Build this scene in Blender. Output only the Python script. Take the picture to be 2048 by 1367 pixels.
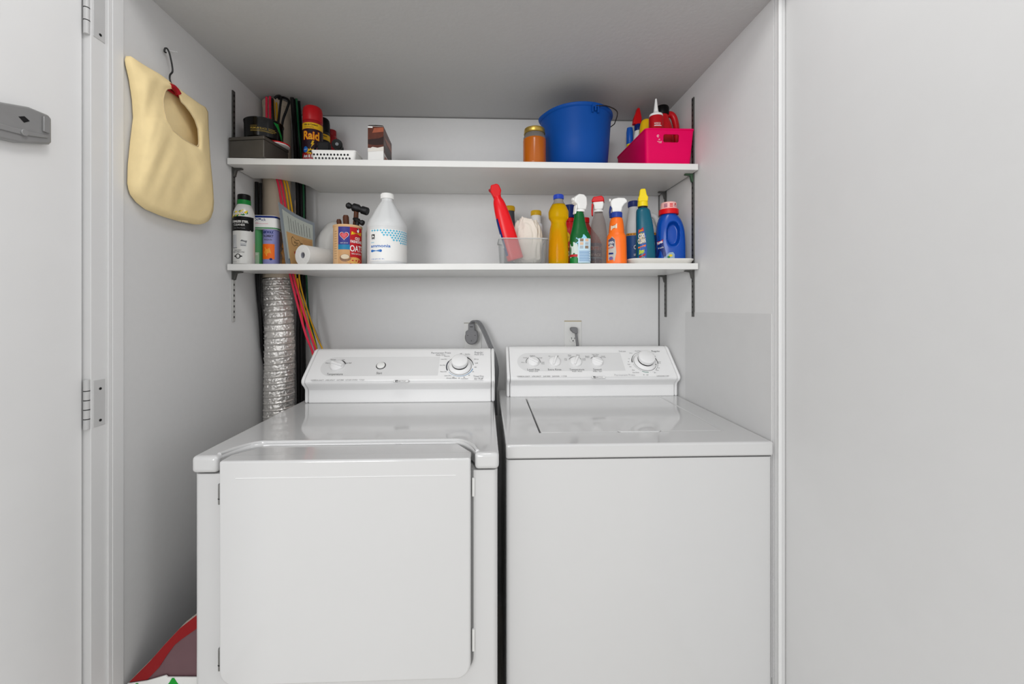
import bpy, bmesh, math, random
from math import sin, cos, tan, atan2, pi, radians, sqrt
from mathutils import Vector, noise, Matrix
random.seed(7)
S = bpy.context.scene
for o in list(bpy.data.objects):
    bpy.data.objects.remove(o)
COL = S.collection
W_PX, H_PX = 2048, 1367

# ------------------------------------------------------------------ camera
CAM_Z, FPX, CX, HY, YAW = 1.26, 800.0, 1000.0, 615.0, radians(2.0)
cd = bpy.data.cameras.new('camera')
cam = bpy.data.objects.new('camera', cd)
COL.objects.link(cam)
cam.location = (0, 0, CAM_Z)
cam.rotation_euler = (pi/2, 0, -YAW)
cd.sensor_fit = 'HORIZONTAL'; cd.sensor_width = 36.0
cd.lens = FPX/W_PX*36.0
cd.shift_x = (W_PX/2-CX)/W_PX
cd.shift_y = (HY-H_PX/2)/W_PX
cd.clip_start = 0.05
S.camera = cam

# ------------------------------------------------------------------ light
wd = bpy.data.worlds.new('daylight'); S.world = wd
wd.use_nodes = True
bg = wd.node_tree.nodes['Background']
bg.inputs[0].default_value = (0.975, 0.985, 1.0, 1)
bg.inputs[1].default_value = 0.86

def lamp(name, loc, power, radius, col=(1, 1, 1)):
    l = bpy.data.lights.new(name, 'POINT'); l.energy = power; l.shadow_soft_size = radius; l.color = col
    o = bpy.data.objects.new(name, l); COL.objects.link(o); o.location = loc
    return o
lamp('added_overhead_fill', (0.0, 0.25, 2.5), 17, 0.22, (1.0, 0.985, 0.96))  # unseen overhead light, added to lift both doors against the fronts
def area(name, loc, target, sx, sy, power, col=(1, 1, 1)):
    l = bpy.data.lights.new(name, 'AREA'); l.shape = 'RECTANGLE'
    l.size, l.size_y, l.energy, l.color = sx, sy, power, col
    o = bpy.data.objects.new(name, l); COL.objects.link(o); o.location = loc
    o.rotation_euler = (Vector(target)-Vector(loc)).to_track_quat('-Z', 'Y').to_euler()
    return o
area('added_left_key', (-2.2, -5.0, 2.0), (0, 1, 1.2), 2.5, 2.0, 150)  # large unseen light far behind the camera, added to balance brightness
area('added_right_fill', (2.5, -0.75, 1.4), (-0.88, 0.5, 1.1), 1.0, 1.8, 14)  # unseen side light, added to brighten the left door
S.view_settings.view_transform = 'Standard'
try: S.view_settings.look = 'None'
except Exception: pass
S.view_settings.exposure = 0.0
S.view_settings.gamma = 1.0
S.view_settings.use_curve_mapping = False

# ------------------------------------------------------------------ a point of the room from a direction and one known coordinate
def ray(px, py):
    u, v = (px-CX)/FPX, (HY-py)/FPX
    return Vector((sin(YAW)+u*cos(YAW), cos(YAW)-u*sin(YAW), v))
def atY(px, py, Y):
    d = ray(px, py); return Vector((0, 0, CAM_Z))+d*(Y/d.y)
def atX(px, py, X):
    d = ray(px, py); return Vector((0, 0, CAM_Z))+d*(X/d.x)
def onplane(px, py, o, n):
    d = ray(px, py); c = Vector((0, 0, CAM_Z))
    return c+d*((o-c).dot(n)/d.dot(n))
def xat(px, Y): return atY(px, HY, Y).x
def zat(px, py, Y): return atY(px, py, Y).z
def mpp(px, Y): return Y/ray(px, HY).y/FPX            # metres per pixel at that depth

# ------------------------------------------------------------------ materials
def lin(c):
    return c/12.92 if c <= 0.04045 else ((c+0.055)/1.055)**2.4
def rgb(h):
    h = h.lstrip('#'); return tuple(lin(int(h[i:i+2], 16)/255) for i in (0, 2, 4))
MATS = {}
def M(name, hexc, rough=0.45, metal=0.0, var=0.04, scale=30.0, bump=0.0, trans=0.0, alpha=None, ior=1.45, coat=0.0, spec=None, stretch=None):
    if name in MATS: return MATS[name]
    m = bpy.data.materials.new(name); m.use_nodes = True
    nt = m.node_tree; b = nt.nodes['Principled BSDF']
    c = rgb(hexc)
    tc = nt.nodes.new('ShaderNodeTexCoord')
    nz = nt.nodes.new('ShaderNodeTexNoise'); nz.inputs['Scale'].default_value = scale; nz.inputs['Detail'].default_value = 4
    src = tc.outputs['Object']
    if stretch:
        mp = nt.nodes.new('ShaderNodeMapping'); mp.inputs['Scale'].default_value = stretch
        nt.links.new(src, mp.inputs['Vector']); src = mp.outputs['Vector']
    nt.links.new(src, nz.inputs['Vector'])
    mx = nt.nodes.new('ShaderNodeMix'); mx.data_type = 'RGBA'
    mx.inputs['A'].default_value = tuple(max(0, k*(1-var)) for k in c)+(1,)
    mx.inputs['B'].default_value = tuple(min(1, k*(1+var)) for k in c)+(1,)
    nt.links.new(nz.outputs['Fac'], mx.inputs['Factor'])
    nt.links.new(mx.outputs['Result'], b.inputs['Base Color'])
    b.inputs['Roughness'].default_value = rough
    b.inputs['Metallic'].default_value = metal
    b.inputs['IOR'].default_value = ior
    if trans: b.inputs['Transmission Weight'].default_value = trans
    if coat: b.inputs['Coat Weight'].default_value = coat; b.inputs['Coat Roughness'].default_value = 0.05
    b.inputs['Specular IOR Level'].default_value = 0.28 if not (metal or trans or coat) else 0.5
    if spec is not None: b.inputs['Specular IOR Level'].default_value = spec
    if bump:
        bp = nt.nodes.new('ShaderNodeBump'); bp.inputs['Strength'].default_value = bump; bp.inputs['Distance'].default_value = 0.002
        nt.links.new(nz.outputs['Fac'], bp.inputs['Height']); nt.links.new(bp.outputs['Normal'], b.inputs['Normal'])
    if alpha is not None:
        out = nt.nodes['Material Output']
        tr = nt.nodes.new('ShaderNodeBsdfTransparent'); tr.inputs[0].default_value = tuple(0.5+0.5*k for k in c)+(1,)
        ms = nt.nodes.new('ShaderNodeMixShader'); ms.inputs[0].default_value = alpha
        nt.links.new(tr.outputs[0], ms.inputs[1]); nt.links.new(b.outputs[0], ms.inputs[2]); nt.links.new(ms.outputs[0], out.inputs[0])
    MATS[name] = m
    return m

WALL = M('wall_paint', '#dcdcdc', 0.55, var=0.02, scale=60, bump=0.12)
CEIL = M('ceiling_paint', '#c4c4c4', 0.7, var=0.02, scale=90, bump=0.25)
DOORLIT = M('lit_door_paint', '#e8e8e8', 0.5, var=0.02, scale=14, bump=0.06)  # door paint made lighter, the light on the left door put into colour
WALLSHADE = M('shaded_wall_paint', '#d4d4d4', 0.55, var=0.02, scale=60, bump=0.12)  # wall paint made greyer, the left wall's shade put into colour
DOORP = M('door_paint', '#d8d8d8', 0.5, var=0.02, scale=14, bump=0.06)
TRIMP = M('trim_paint', '#dedede', 0.45, var=0.015, scale=25)
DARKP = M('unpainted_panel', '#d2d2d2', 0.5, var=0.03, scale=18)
SHELFP = M('shelf_paint', '#e0e0de', 0.3, var=0.03, scale=20)
ENAMEL = M('white_enamel', '#cecece', 0.10, var=0.01, scale=8, coat=0.5)
CONS = M('white_plastic_console', '#eeeeee', 0.28, var=0.01, scale=8)
PANELG = M('pale_grey_panel', '#dfdfdf', 0.32, var=0.01)
WHITE = M('white_plastic', '#eeeeec', 0.35)
WHITELAB = M('white_label', '#ececea', 0.4, var=0.01)
BLACK = M('black_plastic', '#070708', 0.38, spec=0.2)
INK = M('black_ink', '#1a1a1c', 0.5)
GREYINK = M('grey_ink', '#58585a', 0.5)
PALEINK = M('pale_grey_ink', '#8f8f92', 0.5)
BLUEINK = M('light_blue_ink', '#7f9fbc', 0.5)
STEEL = M('grey_steel', '#8a8a88', 0.35, 0.85, var=0.1)
DARKSTEEL = M('dark_steel', '#3a3a3a', 0.45, 0.7, var=0.25, scale=80)
REDP = M('red_plastic', '#d60f18', 0.35)
DKRED = M('dark_red', '#9c1420', 0.4)
NAVY = M('navy_plastic', '#10276e', 0.35)
BLUEP = M('blue_plastic', '#0b4a9c', 0.45, spec=0.18)
YELP = M('yellow_plastic', '#f0d61a', 0.35)
YELLAB = M('yellow_label', '#e8c91c', 0.45)
ORANGEP = M('orange_plastic', '#f3701c', 0.3, var=0.06, scale=18)
GREENP = M('green_plastic', '#0f7a33', 0.35)
GOLD = M('gold_metal', '#b99a4a', 0.3, 0.8)
SKYLAB = M('sky_label', '#8fcbe8', 0.4)
TEALINK = M('teal_ink', '#3cb2d6', 0.45)
CYANINK = M('blue_ink', '#1a66b8', 0.45)

# ------------------------------------------------------------------ mesh helpers
def pchip(ys):
    n = len(ys)
    d = [ys[i+1]-ys[i] for i in range(n-1)]
    m = [0.0]*n
    for i in range(1, n-1):
        m[i] = 0 if d[i-1]*d[i] <= 0 else 2*d[i-1]*d[i]/(d[i-1]+d[i])
    m[0], m[-1] = d[0], d[-1]
    def f(t):
        i = min(max(int(t), 0), n-2); x = t-i
        return ((1+2*x)*(1-x)**2*ys[i]+x*(1-x)**2*m[i]+x*x*(3-2*x)*ys[i+1]+x*x*(x-1)*m[i+1])
    return f
def spow(a, p): return math.copysign(abs(a)**p, a)

class MB:
    def __init__(s): s.v, s.f, s.m = [], [], []
    def add(s, vs, fs, mi=0):
        k = len(s.v); s.v += [tuple(p) for p in vs]
        for q in fs: s.f.append([i+k for i in q]); s.m.append(mi)
        return s
    def box(s, x0, x1, y0, y1, z0, z1, mi=0):
        v = [(x, y, z) for z in (z0, z1) for y in (y0, y1) for x in (x0, x1)]
        return s.add(v, [(0, 2, 3, 1), (4, 5, 7, 6), (0, 1, 5, 4), (2, 6, 7, 3), (0, 4, 6, 2), (1, 3, 7, 5)], mi)
    def tube(s, pts, r, n=10, mi=0, cap=True, smooth=0):
        pts = [Vector(p) for p in pts]
        if smooth and len(pts) > 2:
            fx = [pchip_c([p[k] for p in pts]) for k in range(3)]
            N = (len(pts)-1)*smooth
            pts = [Vector([f(i/smooth) for f in fx]) for i in range(N+1)]
        R = r if callable(r) else (lambda a: r)
        up = Vector((0.13, 0.21, 0.97)); vs = []
        prev = None
        for i, p in enumerate(pts):
            d = (pts[min(i+1, len(pts)-1)]-pts[max(i-1, 0)]).normalized()
            if prev is None:
                a = d.cross(up)
                if a.length < 1e-3: a = d.cross(Vector((1, 0, 0)))
            else:
                a = prev-d*prev.dot(d)
            a.normalize(); b = d.cross(a); prev = a
            rr = R(i/(len(pts)-1))
            for k in range(n):
                t = 2*pi*k/n; vs.append(p+a*cos(t)*rr+b*sin(t)*rr)
        fs = []
        for i in range(len(pts)-1):
            for k in range(n):
                fs.append((i*n+k, i*n+(k+1) % n, (i+1)*n+(k+1) % n, (i+1)*n+k))
        if cap:
            fs.append(tuple(range(n))[::-1]); e = (len(pts)-1)*n; fs.append(tuple(e+k for k in range(n)))
        return s.add(vs, fs, mi)
    def prism(s, poly, y0, y1, mi=0, axes='xz'):
        n = len(poly)
        def P(a, b, c): return (a, c, b) if axes == 'xz' else ((c, a, b) if axes == 'yz' else (a, b, c))
        vs = [P(a, b, y0) for a, b in poly]+[P(a, b, y1) for a, b in poly]
        fs = [tuple(range(n)), tuple(range(2*n-1, n-1, -1))]+[(i, i+n, (i+1) % n+n, (i+1) % n) for i in range(n)]
        return s.add(vs, fs, mi)
    def lathe(s, prof, n=32, mi=0, o=(0, 0, 0), loop=False):
        vs, fs = [], []
        if loop: prof = list(prof)+[prof[0]]
        for r, z in prof:
            for k in range(n):
                t = 2*pi*k/n; vs.append((o[0]+r*sin(t), o[1]-r*cos(t), o[2]+z))
        for i in range(len(prof)-1):
            for k in range(n): fs.append((i*n+k, i*n+(k+1) % n, (i+1)*n+(k+1) % n, (i+1)*n+k))
        if prof[0][0] > 1e-6 and not loop: fs.append(tuple(range(n))[::-1])
        if prof[-1][0] > 1e-6 and not loop: fs.append(tuple((len(prof)-1)*n+k for k in range(n)))
        return s.add(vs, fs, mi)
    def xf(s, mtx):
        s.v = [tuple(mtx @ Vector(p)) for p in s.v]; return s
    def build(s, name, mats, parent=None, bevel=0, seg=2, angle=35, smooth=True, loc=None, kind=None, label=None):
        me = bpy.data.meshes.new(name); me.from_pydata(s.v, [], s.f)
        if not isinstance(mats, (list, tuple)): mats = [mats]
        for m in mats: me.materials.append(m)
        me.polygons.foreach_set('material_index', s.m)
        bm = bmesh.new(); bm.from_mesh(me)
        bmesh.ops.remove_doubles(bm, verts=bm.verts, dist=1e-6)
        bmesh.ops.recalc_face_normals(bm, faces=bm.faces)
        bm.to_mesh(me); bm.free()
        if smooth:
            me.polygons.foreach_set('use_smooth', [True]*len(me.polygons))
            me.set_sharp_from_angle(angle=radians(angle))
        me.update()
        o = bpy.data.objects.new(name, me); COL.objects.link(o)
        if parent: o.parent = parent
        if loc is not None: o.location = loc
        if bevel:
            b = o.modifiers.new('bevel', 'BEVEL'); b.width = bevel; b.segments = seg; b.limit_method = 'ANGLE'; b.angle_limit = radians(40)
            b.harden_normals = False
        if kind: o['kind'] = kind
        if label: o['label'] = label
        return o
def pchip_c(ys):
    n = len(ys)
    m = [0.0]*n
    for i in range(n):
        a, b = max(i-1, 0), min(i+1, n-1); m[i] = (ys[b]-ys[a])/(b-a)
    def f(t):
        i = min(max(int(t), 0), n-2); x = t-i
        return ((1+2*x)*(1-x)**2*ys[i]+x*(1-x)**2*m[i]+x*x*(3-2*x)*ys[i+1]+x*x*(x-1)*m[i+1])
    return f

class Loft:
    """stack of super-ellipse sections (z, rx, ry, exponent, ox, oy); angle 0 faces the room opening"""
    def __init__(s, secs, n=40, sub=5, deform=None):
        full = []
        for q in secs:
            q = tuple(q)
            if len(q) == 2: q = (q[0], q[1], q[1])
            full.append(q+(2.0, 0.0, 0.0)[len(q)-3:])
        s.ch = [pchip([q[k] for q in full]) for k in range(6)]
        s.N = len(full)-1; s.n, s.sub, s.deform = n, sub, deform; s.cache = {}
    def pt(s, th, t, raw=False):
        z, rx, ry, e, ox, oy = [c(t) for c in s.ch]
        p = Vector((ox+rx*spow(sin(th), 2/e), oy-ry*spow(cos(th), 2/e), z))
        if s.deform and not raw: p = s.deform(p)
        return p
    def tz(s, z):
        a = 0.0
        st = 0.05; t = 0
        while t < s.N:
            if (s.ch[0](t)-z)*(s.ch[0](t+st)-z) <= 0 and s.ch[0](t+st) != s.ch[0](t):
                lo, hi = t, t+st
                for _ in range(18):
                    mi = (lo+hi)/2
                    if (s.ch[0](lo)-z)*(s.ch[0](mi)-z) <= 0: hi = mi
                    else: lo = mi
                return (lo+hi)/2
            t += st
        return 0.0 if z <= s.ch[0](0) else float(s.N)
    def map(s, a, z, off):
        key = round(z, 4)
        if key not in s.cache:
            t = s.tz(z); tab = []; L = 0; p0 = s.pt(0, t, True)
            for i in range(1, 121):
                p = s.pt(pi*i/120, t, True); L += (p-p0).length; p0 = p; tab.append(L)
            s.cache[key] = (t, tab)
        t, tab = s.cache[key]
        A = abs(a); i = 0
        while i < 119 and tab[i] < A: i += 1
        lo = tab[i-1] if i else 0
        th = pi*(i+(A-lo)/max(1e-9, tab[i]-lo))/120
        th = math.copysign(min(th, pi), a)
        p = s.pt(th, t, True)
        tg = s.pt(th+0.02, t, True)-s.pt(th-0.02, t, True)
        nn = Vector((tg.y, -tg.x, 0)).normalized()
        return p+nn*off
    def mesh(s, mb, mi=0):
        R = s.N*s.sub; vs, fs = [], []; n = s.n
        for i in range(R+1):
            for k in range(n): vs.append(s.pt(2*pi*k/n, i/s.sub))
        for i in range(R):
            for k in range(n): fs.append((i*n+k, i*n+(k+1) % n, (i+1)*n+(k+1) % n, (i+1)*n+k))
        fs.append(tuple(range(n))[::-1]); fs.append(tuple(R*n+k for k in range(n)))
        mb.add(vs, fs, mi); return mb
    def build(s, name, mat, parent=None, **k): return s.mesh(MB()).build(name, mat, parent, **k)

# ------------------------------------------------------------------ lettering
TXT = {}
def glyphs(txt, bold=0.0, shear=0.0):
    key = (txt, bold, shear)
    if key in TXT: return TXT[key]
    c = bpy.data.curves.new('lettering', 'FONT'); c.body = txt; c.size = 1.0; c.resolution_u = 4; c.offset = bold; c.shear = shear
    o = bpy.data.objects.new('lettering', c); COL.objects.link(o)
    dg = bpy.context.evaluated_depsgraph_get(); dg.update()
    me = o.evaluated_get(dg).to_mesh()
    v = [(p.co.x, p.co.y) for p in me.vertices]; f = [tuple(p.vertices) for p in me.polygons]
    o.evaluated_get(dg).to_mesh_clear()
    bpy.data.objects.remove(o); bpy.data.curves.remove(c)
    if v:
        x0 = min(p[0] for p in v); x1 = max(p[0] for p in v); y0 = min(p[1] for p in v); y1 = max(p[1] for p in v)
    else: x0 = y0 = 0; x1 = y1 = 1
    TXT[key] = (v, f, x0, x1, y0, y1)
    return TXT[key]
def planemap(o, ex, ey, n):
    o, ex, ey, n = Vector(o), Vector(ex), Vector(ey), Vector(n)
    return lambda a, b, off: o+ex*a+ey*b+n*off

class Decal:
    """printing on a surface: flat shapes laid on it through map(a, b, lift)"""
    def __init__(s, mapf, step=0.004): s.map, s.mb, s.mats, s.step = mapf, MB(), [], step
    def mi(s, m):
        if m not in s.mats: s.mats.append(m)
        return s.mats.index(m)
    def off(s, L): return 0.0004+0.00025*L
    def rect(s, x0, y0, x1, y1, m, L=0):
        nx = max(1, min(40, int(abs(x1-x0)/s.step))); ny = max(1, min(20, int(abs(y1-y0)/(s.step*1.5))))
        vs = [s.map(x0+(x1-x0)*i/nx, y0+(y1-y0)*j/ny, s.off(L)) for j in range(ny+1) for i in range(nx+1)]
        fs = [(j*(nx+1)+i, j*(nx+1)+i+1, (j+1)*(nx+1)+i+1, (j+1)*(nx+1)+i) for j in range(ny) for i in range(nx)]
        s.mb.add(vs, fs, s.mi(m)); return s
    def poly(s, pts, m, L=0):
        cx = sum(p[0] for p in pts)/len(pts); cy = sum(p[1] for p in pts)/len(pts); n = len(pts)
        vs = [s.map(cx, cy, s.off(L))]
        for q in (0.5, 1.0): vs += [s.map(cx+(a-cx)*q, cy+(b-cy)*q, s.off(L)) for a, b in pts]
        fs = [(0, 1+i, 1+(i+1) % n) for i in range(n)]+[(1+i, 1+n+i, 1+n+(i+1) % n, 1+(i+1) % n) for i in range(n)]
        s.mb.add(vs, fs, s.mi(m)); return s
    def ell(s, x, y, rx, ry, m, L=0, n=24):
        return s.poly([(x+rx*cos(2*pi*k/n), y+ry*sin(2*pi*k/n)) for k in range(n)], m, L)
    def arc(s, x, y, r0, r1, a0, a1, m, L=0, n=24, taper=None):
        vs, fs = [], []
        for k in range(n+1):
            f = k/n; a = radians(a0+(a1-a0)*f); ra, rb = r0, r1
            if taper is not None: rb = r0+(r1-r0)*(taper+(1-taper)*f)
            vs += [s.map(x+ra*cos(a), y+ra*sin(a), s.off(L)), s.map(x+rb*cos(a), y+rb*sin(a), s.off(L))]
        fs = [(2*k, 2*k+1, 2*k+3, 2*k+2) for k in range(n)]
        s.mb.add(vs, fs, s.mi(m)); return s
    def text(s, txt, x, y, h, m, L=1, w=None, align='c', bold=0.0, shear=0.0, rot=0.0):
        v, f, x0, x1, y0, y1 = glyphs(txt, bold, shear)
        if not v: return s
        k = h/0.72; kx = k if w is None else w/(x1-x0)
        ww = (x1-x0)*kx
        ox = {'c': -ww/2, 'l': 0, 'r': -ww}[align]
        ca, sa = cos(radians(rot)), sin(radians(rot))
        vs = []
        for a, b in v:
            A, B = ox+(a-x0)*kx, b*k
            vs.append(s.map(x+A*ca-B*sa, y+A*sa+B*ca, s.off(L)))
        s.mb.add(vs, f, s.mi(m)); return s
    def build(s, name, parent=None, **k):
        # no normal flipping by island: decals are thin printing
        return s.mb.build(name, s.mats, parent, smooth=False, **k)

# ------------------------------------------------------------------ things
def tag(o, label, cat, group=None):
    o['label'] = label; o['category'] = cat
    if group: o['group'] = group
    return o
def thing(name, label, cat, loc=(0, 0, 0), rz=0.0, group=None):
    o = bpy.data.objects.new(name, None); COL.objects.link(o)
    o.empty_display_size = 0.05
    o.location = loc; o.rotation_euler = (0, 0, rz)
    return tag(o, label, cat, group)
def rotz(poly, a): return [(x*cos(a)-y*sin(a), x*sin(a)+y*cos(a)) for x, y in poly]
# ------------------------------------------------------------------ the setting
XL, XR, YB, ZC = -0.868, 0.742, 1.69, CAM_Z+0.80
YF_L, YF_R = 0.985, 1.008                     # where the closet's side walls end
def struct(name, mb, m, **k):
    return mb.build(name, m, kind='structure', **k)
struct('floor', MB().box(-3.2, 3.0, -3.0, YB+0.1, -0.05, 0), M('floor_concrete', '#cdc9c1', 0.7, var=0.12, scale=12, bump=0.2))
struct('wall_back', MB().box(XL-0.1, XR+0.1, YB, YB+0.08, 0, ZC+0.1), WALL)
struct('wall_left', MB().box(XL-0.1, XL, YF_L, YB, 0, ZC+0.1), WALLSHADE)
struct('wall_right', MB().box(XR, XR+0.1, YF_R, YB, 0, ZC+0.1), WALL)
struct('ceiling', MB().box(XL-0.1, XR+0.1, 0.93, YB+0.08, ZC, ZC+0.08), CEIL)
# front wall round the opening: header and the strips outside the door posts
struct('wall_front', MB().box(-2.6, 2.6, 0.93, 1.0, ZC+0.081, 2.75).box(-2.6, -1.06, 0.93, 1.0, 0, ZC+0.08).box(0.92, 2.6, 0.93, 1.0, 0, ZC+0.08), WALL, smooth=False)
# left post: face strip, stop and inner jamb
struct('trim_1', MB().box(-1.06, -0.870, 0.912, YF_L-0.001, 0, ZC).box(-0.8705, -0.8655, 0.948, 0.957, 0, ZC).box(-0.8705, -0.864, 0.957, YF_L+0.001, 0, ZC), TRIMP, bevel=0.0012)
struct('trim_2', MB().box(XR+0.0005, 0.90, 0.990, YF_R-0.001, 0, ZC).box(XR-0.0025, XR+0.0065, 0.985, 0.9895, 0, ZC), TRIMP, bevel=0.0015)
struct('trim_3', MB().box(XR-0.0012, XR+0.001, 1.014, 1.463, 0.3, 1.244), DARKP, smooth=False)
# dark line down the back right corner and the ceiling's shadow gap, its shade painted as a strip
struct('trim_4', MB().box(XL, XR, YB-0.003, YB, ZC-0.0035, ZC), M('ceiling_gap_shade', '#7c7c7c', 0.7), smooth=False)
struct('trim_5', MB().box(XR-0.004, XR, YB-0.004, YB, 0, ZC-0.004), M('corner_seam', '#6a6a6a', 0.7), smooth=False)

door_l = struct('door_1', MB().box(-0.925, -0.8845, 0.16, 0.909, 0.012, ZC-0.004), DOORLIT, bevel=0.003)
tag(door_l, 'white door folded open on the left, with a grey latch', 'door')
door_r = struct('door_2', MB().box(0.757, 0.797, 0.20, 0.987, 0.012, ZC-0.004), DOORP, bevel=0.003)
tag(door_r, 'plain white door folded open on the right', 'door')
HINGE = M('painted_hinge', '#c6c6c6', 0.45, 0.05, var=0.04)
for z0, z1 in ((0.995, 1.098), (1.862, 2.0)):
    mb = MB().box(-0.872, -0.8685, 0.917, 0.944, z0, z1)
    mb.tube([(-0.876, 0.909, z0-0.002), (-0.876, 0.909, z1+0.004)], 0.0055, 12)
    n = 5
    h = mb.build('hinge', HINGE, door_l, bevel=0.0006)
    g = MB()
    for k in range(1, n):
        z = z0+(z1-z0)*k/n; g.tube([(-0.876, 0.909, z-0.0009), (-0.876, 0.909, z+0.0009)], 0.0058, 12)
    for dz in (0.012, z1-z0-0.02): g.tube([(-0.8686, 0.932, z0+dz), (-0.8676, 0.932, z0+dz)], 0.003, 10)
    g.build('hinge_seam', INK, h)
# latch case on the left door
LAT = M('latch_metal', '#9a9a9a', 0.35, 0.35, var=0.1)
zc = 1.608
poly = [(0.70, zc-0.050), (0.74, zc-0.046), (0.776, zc-0.041), (0.826, zc-0.024), (0.830, zc-0.018), (0.830, zc+0.029), (0.824, zc+0.034), (0.79, zc+0.033), (0.74, zc+0.018), (0.70, zc+0.006)]
lt = MB().prism(poly, -0.8845, -0.866, axes='yz').build('latch', LAT, door_l, bevel=0.004, seg=3)
MB().prism([(0.70, zc-0.036), (0.776, zc-0.026), (0.820, zc-0.014), (0.820, zc-0.008), (0.776, zc-0.016), (0.70, zc-0.026)], -0.866, -0.8635, axes='yz').build('latch_slide', LAT, lt, bevel=0.001)
MB().box(-0.866, -0.862, 0.811, 0.822, zc-0.004, zc+0.026).build('latch_plate', LAT, lt, bevel=0.001)
MB().tube([(-0.866, 0.778, zc-0.021), (-0.860, 0.778, zc-0.021)], 0.006, 14).build('latch_screw', LAT, lt, bevel=0.0008)
MB().prism([(0.772, zc+0.006), (0.781, zc-0.001), (0.790, zc+0.006), (0.781, zc+0.011)], -0.866, -0.8652, axes='yz').build('keyhole', INK, lt)
MB().tube([(-0.8845, 0.30, 1.0), (-0.8815, 0.30, 1.0)], 0.004, 8).build('screw_plug', LAT, door_l)

# ------------------------------------------------------------------ shelves, standards
Z1, Z2 = 1.759, 1.409
def z2(x): return 1.4105+0.0055*x
YS = 1.363
NOTCH = [(XL+0.006, 1.512), (-0.79, 1.512), (-0.765, 1.522), (-0.722, 1.552), (-0.697, 1.598), (-0.690, YB-0.002)]
NOTCH2 = [(XL+0.006, 1.500), (-0.735, 1.500), (-0.715, 1.508), (-0.700, 1.54), (-0.686, 1.60), (-0.678, YB-0.002)]
def shelf(zf, x0, label, notch, th=0.021):
    out = [(x0, YS), (XR-0.006, YS), (XR-0.006, YB-0.006)]+notch[::-1]
    n = len(out)
    vs = [(x, y, zf(x)-th) for x, y in out]+[(x, y, zf(x)) for x, y in out]
    fs = [tuple(range(n))[::-1], tuple(range(n, 2*n))]+[(i, (i+1) % n, (i+1) % n+n, i+n) for i in range(n)]
    o = MB().add(vs, fs).build('shelf', SHELFP, bevel=0.0012, smooth=False)
    return tag(o, label, 'shelf', 'closet shelves')
shelf(lambda x: Z1, XL+0.006, 'upper white painted shelf carrying the blue bucket and pink bin', NOTCH)
shelf(z2, XL+0.006, 'lower white painted shelf carrying the ammonia jug and spray bottles', NOTCH2)

STD = M('standard_metal', '#5a5a58', 0.45, 0.5, var=0.35, scale=60)
STDP = M('painted_standard', '#b9b9b7', 0.5, 0.1, var=0.15, scale=60)
def standard(side, y, za, zb, label, mlow, zsplit):
    s = 1 if side < 0 else -1
    xw = XL if side < 0 else XR
    t = thing('shelf_standard', label, 'shelf standard', (xw, y, za), group='slotted shelf standards')
    def rail(z0, z1, mat):
        mb = MB().box(0, s*0.0045, -0.007, 0.007, z0-za, z1-za)
        return mb.build('rail', mat, t, bevel=0.001)
    if zsplit and za < zsplit < zb:
        r = rail(zsplit, zb, STD); r2 = rail(za, zsplit, mlow)
    else: rail(za, zb, mlow)
    g = MB(); z = 0.012
    while z < zb-za-0.01:
        g.box(s*0.0042, s*0.0049, -0.0024, 0.0024, z, z+0.0075); z += 0.0185
    g.build('slot', INK, t, smooth=False)
    for zt, gr in ((Z1, side > 0 and y < 1.5), (z2(xw), False)):
        zz = zt-0.0215-za
        mb = MB().prism([(s*0.0045, zz), (s*0.033, zz), (s*0.033, zz-0.004), (s*0.014, zz-0.007), (s*0.0085, zz-0.028), (s*0.0045, zz-0.030)], -0.0055, 0.0055)
        mb.build('shelf_clip', M('green_clip', '#3e5a44', 0.45, 0.3) if gr else STD, t, bevel=0.0008)
standard(-1, 1.403, 1.212, 2.003, 'slotted metal standard on the left wall behind the steel box', STDP, z2(XL)-0.05)
standard(1, 1.405, 1.228, 2.01, 'front slotted metal standard on the right wall beside the pink bin', STD, None)
standard(1, 1.625, 1.222, 1.895, 'rear slotted metal standard on the right wall near the back corner', STD, None)

# ------------------------------------------------------------------ dryer
def rrect(x0, x1, y0, y1, r, n=6, corners=(1, 1, 1, 1)):
    pts = []
    for (cx, cy, a0, c) in ((x1-r, y0+r, -90, corners[0]), (x1-r, y1-r, 0, corners[1]), (x0+r, y1-r, 90, corners[2]), (x0+r, y0+r, 180, corners[3])):
        if c:
            for k in range(n+1):
                a = radians(a0+90*k/n); pts.append((cx+r*cos(a), cy+r*sin(a)))
        else:
            pts.append((cx+(r if a0 in (-90, 0) else -r), cy+(r if a0 in (0, 90) else -r)))
    return pts
def console(root, x0, x1, prof, capw, mat):
    """slanted control console: the middle extrusion and a moulded cap at each end; prof is a (y, z) outline"""
    MB().prism(prof, x0+capw, x1-capw, axes='yz').build('console', mat, root, bevel=0.004, seg=3, angle=30)
    cy = sum(p[0] for p in prof)/len(prof); cz = sum(p[1] for p in prof)/len(prof)
    for a, b in ((x0, x0+capw-0.0012), (x1-capw+0.0012, x1)):
        MB().prism(prof, a, b, axes='yz').build('console_end_cap', mat, root, bevel=0.006, seg=3, angle=30)
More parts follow.
